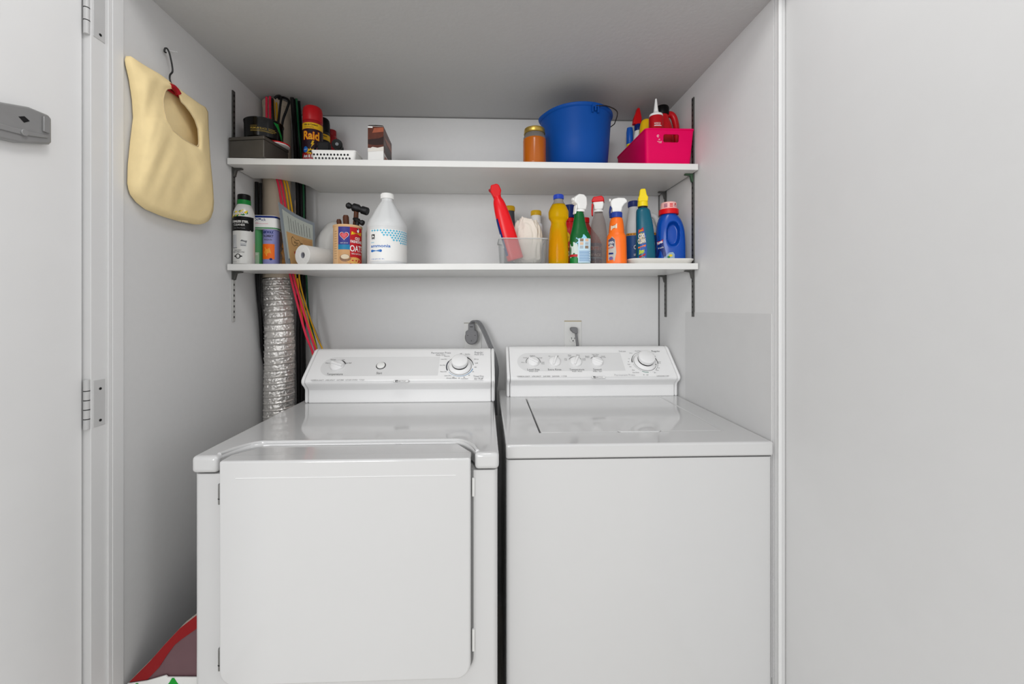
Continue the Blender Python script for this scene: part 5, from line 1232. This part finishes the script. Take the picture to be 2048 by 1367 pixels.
# --- jar of honey
x = xat(1069, 1.412)
jr = thing('honey_jar', 'glass jar of amber honey with gold lid beside the blue bucket', 'jar', (x, 1.412, Z1+0.0004))
hj = zat(1068, 251, 1.38)-Z1; k = hj/0.13
L = Loft([(0, 0.036), (0.003, 0.0395), (0.008, 0.0405), (0.086*k, 0.0405), (0.092*k, 0.0400)], 56, 5)
L.build('honey', M('honey', '#b05a06', 0.14, var=0.10, scale=6, spec=0.5), jr)
Loft([(0.0921*k, 0.0400), (0.096*k, 0.0398), (0.104*k, 0.0375), (0.110*k, 0.0350), (0.114*k, 0.0345)], 48, 4).build('jar_neck', M('grey_glass', '#8f8a86', 0.08, alpha=0.55), jr)
mb = MB(); mb.lathe([(0.0350, 0.111*k), (0.0368, 0.112*k), (0.0368, 0.119*k), (0.0372, 0.120*k), (0.0362, 0.1285*k), (0.0335, 0.13*k), (0.0001, 0.13*k)], 56)
mb.build('lid', GOLD, jr)
MB().tube([(0.0373*cos(t), 0.0373*sin(t), 0.1125*k) for t in [2*pi*i/48 for i in range(49)]], 0.0008, 6).build('lid_bead', GOLD, jr)

# --- blue bucket
x = xat(1153, 1.50); zbk = Z1+0.0004; hb = 0.213
bu = thing('bucket', 'blue plastic bucket with wire handle on the upper shelf', 'bucket', (x, 1.503, zbk))
rb0, rt = 0.1120, 0.1290
mb = MB(); n = 96
prof = [(rb0-0.004, 0), (rb0, 0.003), (rb0*0.5+rt*0.5, hb*0.5), (rt-0.002, hb-0.012), (rt+0.0015, hb-0.010), (rt+0.0045, hb-0.004), (rt+0.004, hb), (rt-0.001, hb), (rt-0.0045, hb-0.008), (rb0*0.5+rt*0.5-0.004, hb*0.5), (rb0-0.005, 0.006), (0.0001, 0.006)]
vs = []; fs = []
for r_, z in prof:
    for k_ in range(n):
        t_ = 2*pi*k_/n
        sp = math.exp(-((t_-1.5*pi)/0.30)**2)*max(0, (z-hb*0.72)/(hb*0.28))**1.5      # pouring lip on the left
        rr_ = r_+0.011*sp if r_ > 0.05 else r_
        vs.append((rr_*sin(t_), -rr_*cos(t_), z-0.002*sp))
for i in range(len(prof)-1):
    for k_ in range(n): fs.append((i*n+k_, i*n+(k_+1) % n, (i+1)*n+(k_+1) % n, (i+1)*n+k_))
fs.append(tuple(range(n))[::-1])
mb.add(vs, fs).build('bucket_shell', BLUEP, bu, angle=50)
for a in (radians(17), radians(197)):
    mt = Matrix.Rotation(a, 4, 'Z') @ Matrix.Translation((0, -rt+0.0005, hb-0.034))
    MB().box(-0.013, -0.0085, -0.006, 0.002, 0, 0.032).box(0.0085, 0.013, -0.006, 0.002, 0, 0.032).box(-0.0085, 0.0085, -0.005, 0.002, 0.019, 0.032).box(-0.003, 0.003, -0.006, 0.002, 0.006, 0.022).xf(mt).build('handle_ear', BLUEP, bu, bevel=0.001)
ca, sa_ = cos(radians(17)), sin(radians(17))
def bl(a, out, z):     # a across the ears, out toward the right
    return (sa_*a*-1*-1+ca*out, -ca*a+sa_*out, z)
p1, p2 = bl(rt+0.004, 0, hb-0.012), bl(-rt-0.004, 0, hb-0.012)
pts = [p1, bl(rt+0.002, 0.045, hb-0.004), bl(0.09, 0.118, hb+0.006), bl(0.02, 0.158, hb+0.004), bl(0.0, 0.162, hb+0.002), bl(-0.03, 0.150, hb-0.004), bl(-0.09, 0.105, hb-0.010), bl(-rt-0.002, 0.045, hb-0.012), p2]
MB().tube(pts, 0.0019, 8, smooth=6).build('wire_handle', DARKSTEEL, bu)

# --- pink bin and what stands in it
PINK = M('hot_pink', '#e6005c', 0.45, spec=0.15)
P1 = [(0.556, 1.378), (0.7325, 1.378), (0.7325, 1.655), (0.545, 1.655)]
hb = zat(1336, 258.5, 1.385)-Z1
pk = thing('pink_bin', 'hot pink plastic bin at the right end of the upper shelf', 'bin', (0.640, 1.515, Z1+0.0004))
def pring(k, z, r=0.012):
    pts = []
    for i in range(4):
        c = Vector(P1[i]); a = Vector(P1[i-1]); b = Vector(P1[(i+1) % 4])
        cc = Vector((0.640, 1.515)); sc = lambda v: cc+(v-cc)*k
        c, a, b = sc(c), sc(a), sc(b)
        u, w = (a-c).normalized(), (b-c).normalized()
        for f in range(6):
            t_ = f/5; q = c+u*r*(1-t_)**2+w*r*t_**2
            pts.append((q.x-0.640, q.y-1.515, z))
    return pts
def shellring(levels):
    vs = []; fs = []
    for k_, z in levels: vs += pring(k_, z)
    n = len(vs)//len(levels)
    for i in range(len(levels)-1):
        for j in range(n): fs.append((i*n+j, i*n+(j+1) % n, (i+1)*n+(j+1) % n, (i+1)*n+j))
    return vs, fs, n
lev = [(0.90, 0), (0.905, 0.002), (0.985, hb-0.006), (0.985, hb-0.005), (1.0, hb-0.005), (1.003, hb-0.002), (1.0, hb), (0.972, hb), (0.966, hb-0.008), (0.890, 0.004)]
vs, fs, n = shellring(lev)
# leave the hand hole open in the front wall: the wall is rebuilt there from plates
fs.append(tuple(range(n))[::-1]); fs.append(tuple((len(lev)-1)*n+j for j in range(n)))
front = [i for i in range(n)]
def isfront(f):
    c = sum((Vector(vs[i]) for i in f), Vector())/len(f)
    return len(f) == 4 and c.y < -0.110 and max(vs[i][0] for i in f)-min(vs[i][0] for i in f) > 0.10 and 0.01 < c.z < hb-0.007
keep = [f for f in fs if not isfront(f)]; gone = [f for f in fs if isfront(f)]
mb = MB().add(vs, keep)
hx0, hx1 = xat(1326, 1.385)-0.640, xat(1357, 1.385)-0.640; hz0, hz1 = zat(1340, 285, 1.385)-Z1, zat(1340, 269.5, 1.385)-Z1
loops = []
for f in gone:
    q = [Vector(vs[i]) for i in f]; q.sort(key=lambda v: v.z); lo = sorted(q[:2], key=lambda v: v.x); hi = sorted(q[2:], key=lambda v: v.x)
    def S_(x, z, lo=lo, hi=hi):
        t_ = (z-lo[0].z)/(hi[0].z-lo[0].z); l = lo[0].lerp(hi[0], t_); r = lo[1].lerp(hi[1], t_)
        return l, r, t_
    def at_(x, z):
        l, r, t_ = S_(x, z); f_ = (x-l.x)/(r.x-l.x); return l.lerp(r, f_)
    rl = [at_(hx0+0.004, hz0), at_(hx1-0.004, hz0), at_(hx1, hz0+0.004), at_(hx1, hz1-0.004), at_(hx1-0.004, hz1), at_(hx0+0.004, hz1), at_(hx0, hz1-0.004), at_(hx0, hz0+0.004)]
    o4 = [lo[0], lo[1], hi[1], hi[0]]
    mb.add(o4+rl, [(0, 1, 5, 4), (1, 6, 5), (1, 2, 7, 6), (2, 8, 7), (2, 3, 9, 8), (3, 10, 9), (3, 0, 11, 10), (0, 4, 11)])
    loops.append(rl)
if len(loops) == 2:
    a, b = loops
    mb.add(list(a)+list(b), [(i, (i+1) % 8, (i+1) % 8+8, i+8) for i in range(8)])
mb.build('bin_shell', PINK, pk, angle=40)
yf = -0.137*0.955
d = Decal(planemap((0, 0, 0), (1, 0, 0), (0, 0.115, 1), (0, -1, 0)))
def bp(px, py):
    p = atY(px, py, 1.386); return p.x-0.640, p.z-Z1
def fy(z): return (-0.137)*(0.905+0.08*(z/hb))
d = Decal(lambda a, z, off: Vector((a, fy(z)-off-0.0003, z)))
a, b = bp(1315, 273); d.arc(a, b, 0.003, 0.0042, 20, 320, WHITELAB, 0); d.text('5', a, b-0.002, 0.004, WHITELAB, 1)
a, b = bp(1318, 281); d.text('PP', a, b, 0.004, WHITELAB, 0); d.text('MADE IN USA', a+0.001, b-0.006, 0.003, WHITELAB, 0, w=0.017); d.text('15320', a+0.003, b-0.010, 0.003, WHITELAB, 0, w=0.010)
d.build('moulded_mark', pk)
zin = Z1+0.0004+0.0045
# red glue bottle with white nozzle
x = xat(1312, 1.418)
gb = thing('glue_bottle', 'red squeeze bottle with pointed white nozzle in the pink bin', 'bottle', (x, 1.4185, zin)); h = zat(1306, 197, 1.418)-zin; k = h/0.20
L = Loft([(0, 0.022, 0.017, 2.4), (0.003, 0.0245, 0.020, 2.4), (0.138*k, 0.0245, 0.020, 2.3), (0.146*k, 0.0235, 0.0195, 2.2), (0.148*k, 0.021, 0.0185, 2)], 44, 5); L.build('bottle', M('glue_red', '#b4101c', 0.28), gb)
Loft([(0.147*k, 0.0230, 0.0205), (0.1485*k, 0.0240, 0.0210), (0.153*k, 0.0225, 0.0200), (0.158*k, 0.0105), (0.162*k, 0.0085), (0.178*k, 0.0060), (0.192*k, 0.0040), (0.198*k, 0.0032), (0.2*k, 0.0015)], 36, 5).build('nozzle', WHITE, gb)
d = Decal(L.map); d.text('WOOD GLUE', -0.003, 0.118*k, 0.008, WHITELAB, 0, w=0.022); d.rect(-0.014, 0.114*k, 0.012, 0.116*k, WHITELAB, 0); d.build('bottle_print', gb)
# red jug with black cap
x = xat(1326, 1.476)
rj = thing('cleaner_jug', 'red jug with black cap and moulded handle in the pink bin', 'jug', (x-0.004, 1.477, zin)); h = zat(1322, 208, 1.455)-zin; k = h/0.22
L = Loft([(0, 0.030, 0.026, 3, 0.006), (0.003, 0.034, 0.030, 3, 0.006), (0.10*k, 0.034, 0.030, 3, 0.006), (0.150*k, 0.030, 0.029, 2.5, 0.004), (0.178*k, 0.024, 0.024, 2.1, 0.0), (0.186*k, 0.0225, 0.0225, 2, 0.0), (0.192*k, 0.0215, 0.0215, 2, 0.0)], 48, 6); L.build('bottle', M('jug_red', '#c0141e', 0.28), rj)
MB().tube([(0.010, 0, 0.186*k), (0.030, 0, 0.196*k), (0.045, 0, 0.186*k), (0.054, 0, 0.156*k), (0.0555, 0, 0.118*k), (0.052, 0, 0.086*k), (0.036, 0, 0.074*k)], 0.0115, 16, smooth=6).build('handle', M('jug_red', '#c0141e'), rj)
mb = MB(); mb.lathe([(0.0235, 0.190*k), (0.0245, 0.192*k), (0.0245, 0.216*k), (0.022, 0.2195*k), (0.0001, 0.22*k)], 40)
for q in range(32):
    a = 2*pi*q/32; mb.tube([(0.0245*cos(a), 0.0245*sin(a), 0.193*k), (0.0245*cos(a), 0.0245*sin(a), 0.215*k)], 0.0007, 5)
mb.build('cap', BLACK, rj)
# yellow bottle, red and blue spray, blue and yellow bottles at the back left
x = xat(1286, 1.545)
yo = thing('squeeze_bottle', 'rounded yellow bottle in the pink bin left of the red glue', 'bottle', (x+0.002, 1.520, zin), rz=radians(-15)); h = zat(1284, 242, 1.53)-zin
Loft([(0, 0.022, 0.022, 2.6), (0.003, 0.026, 0.025, 2.6), (h*0.70, 0.026, 0.025, 2.6), (h*0.88, 0.0235, 0.0235, 2.5), (h*0.975, 0.017, 0.018, 2.4), (h, 0.010, 0.011, 2)], 44, 6).build('bottle', M('warm_yellow', '#eebd12', 0.3), yo)
d = Decal(planemap((-0.006, -0.0258, h*0.7), (1, 0, 0), (0, 0, 1), (0, -1, 0))); d.arc(0, 0, 0.005, 0.0056, 0, 360, M('ochre_ink', '#a07a10', 0.5), 0); d.build('bottle_print', yo)
x = xat(1276, 1.61)
rs2 = thing('spray_bottle', 'small bottle with red trigger and blue neck at the back of the pink bin', 'spray bottle', (xat(1276, 1.575), 1.575, zin)); h = zat(1278, 217, 1.573)-zin
Loft([(0, 0.016, 0.016), (0.003, 0.018, 0.018), (h*0.55, 0.018, 0.018), (h*0.66, 0.014, 0.014), (h*0.70, 0.0125, 0.0125)], 36, 5).build('bottle', WHITE, rs2)
MB().lathe([(0.0130, h*0.69), (0.0138, h*0.70), (0.0138, h*0.77), (0.012, h*0.78)], 30).build('spray_collar', NAVY, rs2)
MB().prism([(-0.012, h*0.775), (0.010, h*0.775), (0.012, h*0.86), (0.007, h*0.95), (0.004, h), (-0.005, h), (-0.009, h*0.95), (-0.019, h*0.86), (-0.022, h*0.78), (-0.017, h*0.78)], -0.010, 0.010).build('spray_head', REDP, rs2, bevel=0.003, seg=3, angle=50)
P_ = M('azure_plastic', '#1f5fc0', 0.35)
x = xat(1263, 1.60)
bb2 = thing('squeeze_bottle', 'blue capped yellow bottle at the back left of the pink bin', 'bottle', (0.5835, 1.606, zin)); h = zat(1264, 254, 1.606)-zin
Loft([(0, 0.011), (0.003, 0.0135), (h*0.6, 0.0135), (h*0.68, 0.012), (h*0.7, 0.0115)], 36, 5).build('bottle', YELP, bb2)
MB().lathe([(0.0115, h*0.69), (0.013, h*0.70), (0.0135, h*0.9), (0.011, h*0.98), (0.0001, h)], 30).build('cap', P_, bb2)
# ------------------------------------------------------------------ vent pipe, duct and cords in the back left corner
PC = (-0.8135, 1.588)
vp = thing('vent_pipe', 'beige vent pipe rising through the notches of both shelves', 'pipe', (PC[0], PC[1], 1.3745))
BEI = M('beige_pipe', '#c9bba8', 0.5, var=0.05, scale=12)
MB().lathe([(0.049, 0.0), (0.049, 0.655), (0.0508, 0.657), (0.0508, 0.677), (0.047, 0.677), (0.047, 0.0)], 48, loop=True).build('pipe', BEI, vp)
MB().lathe([(0.0502, 0.21), (0.0512, 0.212), (0.0512, 0.226), (0.0502, 0.228), (0.0492, 0.22)], 48, loop=True).build('pipe_joint', BEI, vp)
ts = [Vector((PC[0], PC[1]-0.002, 1.372)), Vector((-0.800, 1.576, 1.25)), Vector((-0.793, 1.568, 1.10)), Vector((-0.793, 1.565, 0.95)), Vector((-0.794, 1.563, 0.80)), Vector((-0.794, 1.563, 0.70))]
fx = [pchip_c([p[k] for p in ts]) for k in range(3)]
vs = []; fs = []; n = 96; NR = 31; per = 12; tot = NR*per
for i in range(tot+1):
    f = i/tot*(len(ts)-1); c = Vector([g(f) for g in fx])
    ph = (i % per)/per
    ridge = math.exp(-((ph-0.5)/0.10)**2)
    base = 0.0480+0.0040*min(1, i/(tot*0.25))
    for k in range(n):
        t = 2*pi*k/n
        p = Vector((cos(t), sin(t), 0))
        nz = noise.noise(Vector((p.x*6, p.y*6, c.z*95)))*0.0022+noise.noise(Vector((p.x*14, p.y*14, c.z*190)))*0.0020+noise.noise(Vector((p.x*27, p.y*27, c.z*330)))*0.0009
        r = base+0.0026*ridge-0.0010*sin(pi*ph)*(1-ridge)+nz*(1-0.6*ridge)
        sk_ = 0.004*p.x
        vs.append((c.x+p.x*r, c.y+p.y*r, c.z+sk_))
for i in range(tot):
    for k in range(n): fs.append((i*n+k, i*n+(k+1) % n, (i+1)*n+(k+1) % n, (i+1)*n+k))
FOIL = M('crinkled_foil', '#e6e3df', 0.28, 0.75, var=0.08, scale=120, bump=1.0)
du = MB().add(vs, fs).build('foil_duct', FOIL, angle=25)
tag(du, 'silver foil flexible duct hanging behind the dryer on the left', 'duct')

CORDS = 'extension cords by the vent pipe'
def cord(name, label, col, r, pts, n=10):
    q = [tuple(atY(px, py, Y)) for px, py, Y in pts]
    o_ = MB().tube(q, r, n, smooth=8).build(name, M(*col), None, angle=60)
    # origin at the low end
    z = min(p[2] for p in q); b = min(q, key=lambda p: p[2])
    for v in o_.data.vertices: v.co = v.co-Vector(b)
    o_.location = b
    return tag(o_, label, 'cord', CORDS)
PKC = ('pink_cord', '#e0304f', 0.45); YLC = ('yellow_cord', '#e0a80e', 0.45); BKC = ('black_cord', '#0d0d0f', 0.5); GNC = ('green_cord', '#0d4a2c', 0.45); TNC = ('tan_cord', '#a58f84', 0.5); ORC = ('orange_cord', '#d98016', 0.45)
cord('extension_cord', 'pink cord, left one of the two pink cords beside the foil duct', PKC, 0.0042, [(533, 194, 1.525), (534, 250, 1.526), (541, 320, 1.527), (556, 366, 1.527), (566, 430, 1.527), (575, 520, 1.526), (582, 556, 1.525), (598, 620, 1.528), (612, 670, 1.545), (624, 700, 1.565), (633, 730, 1.575), (640, 775, 1.58)])
cord('extension_cord', 'pink cord, right one of the two pink cords beside the foil duct', PKC, 0.0042, [(540, 193, 1.530), (541, 250, 1.531), (549, 320, 1.533), (563, 368, 1.534), (573, 430, 1.534), (582, 520, 1.533), (588, 556, 1.532), (606, 620, 1.536), (620, 665, 1.553), (631, 700, 1.575), (640, 735, 1.590), (648, 775, 1.60)])
cord('extension_cord', 'yellow cord running beside the pink cords to behind the dryer console', YLC, 0.0032, [(547, 200, 1.529), (549.5, 250, 1.530), (556, 320, 1.537), (570, 370, 1.543), (579, 430, 1.543), (587, 520, 1.541), (592, 560, 1.540), (606, 610, 1.550), (618, 650, 1.565), (631, 690, 1.590), (638, 715, 1.60), (648, 770, 1.612)])
cord('extension_cord', 'yellow cord bending farthest right above the dryer console corner', YLC, 0.0028, [(553, 205, 1.533), (556, 260, 1.534), (565, 330, 1.540), (577, 376, 1.549), (587, 440, 1.552), (596, 520, 1.551), (601, 570, 1.56), (618, 630, 1.585), (633, 672, 1.605), (645, 698, 1.615), (658, 730, 1.62), (668, 780, 1.622)])
cord('extension_cord', 'orange cord crossing behind the pink cords near the dryer console', ORC, 0.0026, [(595, 556, 1.526), (601, 610, 1.560), (608, 655, 1.588), (616, 680, 1.600), (624, 705, 1.612), (634, 750, 1.624), (640, 780, 1.626)])
cord('extension_cord', 'thin tan cord loosely curving right of the yellow cords', TNC, 0.0017, [(590, 400, 1.572), (591, 480, 1.572), (592, 552, 1.574), (602, 590, 1.590), (618, 630, 1.611), (633, 665, 1.630), (642, 690, 1.636), (648, 730, 1.643), (652, 780, 1.648)])
cord('extension_cord', 'green cord along the right edge of the black hoses', GNC, 0.0036, [(593, 197, 1.497), (595, 225, 1.525), (598, 265, 1.565), (604, 330, 1.586), (607, 380, 1.588), (608, 430, 1.588), (609, 500, 1.589), (613, 556, 1.595), (616, 610, 1.615), (622, 650, 1.64), (632, 690, 1.648), (640, 730, 1.655), (645, 780, 1.658)])
for k, (dx, dY, r, lb) in enumerate(((0, 0, 0.0065, 'black hose nearest the pipe in the bundle right of the pipe'), (7.2, 0.013, 0.0062, 'black hose in the middle of the bundle right of the pipe'), (13, 0.028, 0.0065, 'black hose at the right of the bundle right of the pipe'), (2, 0.040, 0.0065, 'black hose deepest in the corner behind the bundle right of the pipe'))):
    cord('black_hose', lb, BKC, r, [(584+dx, 620-640/(1.505+dY), 1.505+dY), (586+dx, 225, 1.535+dY), (589+dx, 265, 1.580+dY), (592+dx, 330, 1.602+dY), (595+dx, 380, 1.602+dY), (596+dx, 450, 1.602+dY), (597+dx, 520, 1.602+dY), (597+dx*0.9, 600, 1.605+dY), (596+dx*0.9, 680, 1.610+dY), (597+dx*0.9, 760, 1.612+dY), (597+dx*0.9, 830, 1.612+dY), (597+dx*0.9, 930, 1.612+dY)], 14)
cord('extension_cord', 'black cord hanging left of the foil duct against the wall', BKC, 0.0064, [(513.5, 364, 1.5262), (513.8, 430, 1.5265), (514, 500, 1.530), (514.5, 560, 1.533), (520, 620, 1.550), (527.5, 690, 1.580), (540, 760, 1.618), (545, 830, 1.63), (548, 900, 1.63)], 12)
cord('extension_cord', 'black cord squeezed between the wall cord and the foil duct', BKC, 0.0050, [(521, 366, 1.521), (520.5, 430, 1.5205), (519.5, 500, 1.518), (519, 545, 1.515), (519, 600, 1.516), (520.8, 645, 1.528), (524.6, 700, 1.555), (535.5, 760, 1.598), (548, 830, 1.612), (550, 900, 1.612)], 12)
# short black loops over the pipe top
for lb, pts in (('thin black cord loop over the pipe top, upright strand', [(549, 197, 1.518), (553, 193, 1.519), (560, 192, 1.520), (562, 198, 1.519), (560, 215, 1.518), (557, 240, 1.517), (554, 262, 1.516), (552, 290, 1.516)]),
                ('thin black cord loop over the pipe top, slanting strand', [(556, 198, 1.532), (561, 195, 1.533), (570, 196, 1.533), (578, 203, 1.533), (573, 220, 1.532), (566, 240, 1.530), (562, 268, 1.529), (560, 300, 1.530)]),
                ('black cord hooked beside the red strands above the black tin', [(545, 197, 1.513), (545.5, 215, 1.512), (547, 240, 1.510), (549, 262, 1.508), (552, 300, 1.506)])):
    cord('extension_cord', lb, BKC, 0.0042, pts, 12)

# ------------------------------------------------------------------ clothespin bag on the left wall
CLOTH = M('yellow_canvas', '#f6dfaa', 0.9, var=0.06, scale=45, bump=0.3)
HEMC = M('canvas_hem', '#d9c49a', 0.9, var=0.05, scale=80, bump=0.3)
def wallpt(px, py, off):
    p = atX(px, py, XL+off); return p
tl = wallpt(258, 110, 0.022)
cb = thing('clothespin_bag', 'yellow canvas clothespin bag hanging from a hook on the left wall', 'bag', (XL, 1.11, 1.52))
base = Vector(cb.location)
out = [(258, 110, .020), (290, 131, .022), (318, 147, .024), (343, 165, .024), (372, 188, .024), (400, 208, .022), (411, 214, .020), (416.5, 224, .020), (417.5, 260, .026), (421, 320, .036), (426, 370, .042), (428, 405, .040), (426, 430, .034), (415, 444, .028), (402, 449, .026), (372, 443, .028), (340, 433, .030), (305, 418, .030), (288, 404, .030), (279, 388, .034), (277, 370, .038), (278, 330, .038), (280, 280, .034), (281, 235, .028), (276, 200, .024), (268, 160, .021), (260, 128, .020)]
hol = [(343, 176, .030), (332, 178, .030), (329, 186, .032), (326, 200, .034), (328, 220, .038), (333, 240, .042), (345, 260, .045), (365, 277, .046), (385, 289, .046), (397, 295, .046), (397.5, 282, .044), (396, 258, .040), (390, 240, .036), (381, 225, .034), (371, 212, .032), (362, 203, .030), (359, 192, .029), (355, 180, .029)]
def resample(c, N, start=0.0):
    P = [Vector(q) for q in c]; P.append(P[0]); L_ = [0.0]
    for a, b in zip(P, P[1:]): L_.append(L_[-1]+(b-a).length)
    res = []
    for i in range(N):
        s = (i/N)*L_[-1]; j = max(k for k in range(len(L_)) if L_[k] <= s); j = min(j, len(P)-2)
        res.append(P[j].lerp(P[j+1], (s-L_[j])/max(1e-9, L_[j+1]-L_[j])))
    return res
N = 160
O_ = resample(out, N*4); Hh = resample(hol, N*4)
cen = Vector((358, 235, 0))
def byang(c, a):
    best = min(c, key=lambda p: abs(((atan2(p.y-cen.y, p.x-cen.x)-a+pi) % (2*pi))-pi)); return best
angs = [2*pi*i/N for i in range(N)]
rows = 14; vs = []; fs = []
for j in range(rows+1):
    f = j/rows
    for a in angs:
        h = byang(Hh, a); e = byang(O_, a); q = h.lerp(e, f)
        bul = 0.016*sin(pi*f)*(0.4+0.6*max(0, sin(a)))
        wr = 0.0035*sin(f*pi)*noise.noise(Vector((q.x*0.035+q.y*0.012, q.y*0.008, 2.0)))*2.2
        vs.append(wallpt(q.x, q.y, q.z*(1-f*0.15)+bul+wr)-base)
for j in range(rows):
    for i in range(N): fs.append((j*N+i, j*N+(i+1) % N, (j+1)*N+(i+1) % N, (j+1)*N+i))
# back sheet hanging on the wall
k0 = len(vs); rim = [wallpt(byang(O_, a).x, byang(O_, a).y, byang(O_, a).z*0.85)-base for a in angs]
ring2 = [Vector((0.006, p.y, p.z)) for p in rim]
vs += ring2
cen3 = sum(ring2, Vector())/N
for i in range(N): fs.append((rows*N+i, rows*N+(i+1) % N, k0+(i+1) % N, k0+i))
vs += [cen3.lerp(p, 0.5) for p in ring2]+[cen3]
for i in range(N): fs.append((k0+i, k0+(i+1) % N, k0+N+(i+1) % N, k0+N+i)); fs.append((k0+N+i, k0+N+(i+1) % N, k0+2*N))
MB().add(vs, fs).build('bag_cloth', CLOTH, cb, angle=80)
hp = [tuple(Vector(vs[i])) for i in range(0, N, 2)]
MB().tube(hp+hp[:1], 0.0016, 8, cap=False).build('opening_hem', HEMC, cb)
q = [wallpt(px, py, .014)-base for px, py in ((272, 137), (300, 156), (342, 182), (375, 204), (398, 219))]
MB().tube(q, 0.0042, 10).build('hanger_bar', M('hanger_red', '#a81824', 0.4), cb)
MB().tube([wallpt(px, py, .027)-base for px, py in ((339, 172), (346, 174), (353, 181), (357, 188))], 0.0075, 12, smooth=4).build('hanger_grip', M('hanger_red', '#a81824'), cb)
q = [wallpt(px, py, o_)-base for px, py, o_ in ((346, 176, .024), (340, 160, .022), (340, 150, .020), (345, 143, .020), (344, 130, .020), (341, 115, .020), (338, 104, .018), (334, 97, .014), (330, 97, .010), (329, 103, .008), (332, 105, .008))]
MB().tube(q, 0.0021, 10, smooth=5).build('hanger_hook', DARKSTEEL, cb)
p = wallpt(334, 100, 0.0)
nl = MB().tube([(XL+0.0, p.y, p.z-0.001), (XL+0.016, p.y+0.012, p.z+0.003)], 0.0014, 8).tube([(XL+0.0155, p.y+0.0117, p.z+0.0029), (XL+0.017, p.y+0.013, p.z+0.0033)], 0.003, 10).build('nail', M('white_nail', '#cfcfcf', 0.4))
tag(nl, 'white painted nail holding the bag hook on the left wall', 'nail')

# ------------------------------------------------------------------ gift bag between the wall and the dryer
gy = 0.985
def gp(px, py): p = atY(px, py, gy); return (p.x, p.z)
edge = [gp(259, 1363), gp(300, 1322), gp(330, 1288), gp(345, 1272), gp(360, 1256), gp(388, 1234), gp(412, 1216), gp(417, 1212)]
x0, x1 = edge[0][0], edge[-1][0]
gbag = thing('gift_bag', 'red edged gift bag with green trees wedged between the left wall and dryer', 'bag', ((x0+x1)/2, gy, 0))
gx0 = (x0+x1)/2
T_ = 0.020
MB().prism([(a-gx0, b) for a, b in edge]+[(x1-gx0, 0.0), (x0-gx0, 0.0)], 0.001, T_).build('bag_body', M('maroon_film', '#6f5358', 0.35, var=0.08), gbag)
inner = [gp(296, 1357), gp(318, 1334), (gp(335, 1308)), gp(350, 1288), gp(365, 1276), gp(388, 1260), gp(412, 1242), gp(417, 1238)]
poly = edge+inner[::-1]
n = len(edge); vs = []; fs = []
for (a, b) in edge: vs.append((a-gx0, -0.0012, b+0.0006))
for (a, b) in inner: vs.append((a-gx0, -0.0012, b))
for (a, b) in edge: vs.append((a-gx0, 0.002, b+0.0006))
for (a, b) in inner: vs.append((a-gx0, 0.002, b))
for i in range(n-1):
    fs += [(i, i+1, n+i+1, n+i), (2*n+i, 2*n+n+i, 2*n+n+i+1, 2*n+i+1), (i, 2*n+i, 2*n+i+1, i+1), (n+i, n+i+1, 3*n+i+1, 3*n+i)]
MB().add(vs, fs).build('red_border', M('ribbon_red', '#8e0a10', 0.35), gbag, smooth=False)
q = [(a-gx0, T_*0.5, b+0.001) for a, b in edge]
MB().prism([(a, b) for a, _, b in q]+[(a, b-0.002) for a, _, b in q[::-1]], 0.0, T_).build('bag_edge', M('cream_edge', '#c9bdb2', 0.5), gbag)
cardp = [gp(257, 1364), gp(296, 1358), gp(334, 1347), gp(338, 1350.5), gp(417, 1350.5)]
MB().prism([(a-gx0, b) for a, b in cardp]+[(cardp[-1][0]-gx0, 0.01), (cardp[0][0]-gx0, 0.01)], -0.004, -0.0016).build('white_panel', WHITELAB, gbag, smooth=False)
TREE = M('tree_green', '#109a2c', 0.45)
d = Decal(planemap((0, -0.004, 0), (1, 0, 0), (0, 0, 1), (0, -1, 0)))
for px, py, w in ((277, 1361, 17), (349, 1350.5, 18)):
    a, b = gp(px, py); a -= gx0; k = w*0.00118
    for j in range(4):
        zz = b-0.0011-j*0.016; d.poly([(a-0.0025, zz), (a+0.0025, zz), (a+k*0.42, zz-0.011), (a+k*0.62, zz-0.016), (a-k*0.62, zz-0.016), (a-k*0.42, zz-0.011)], TREE, 0)
d.build('tree_print', gbag)
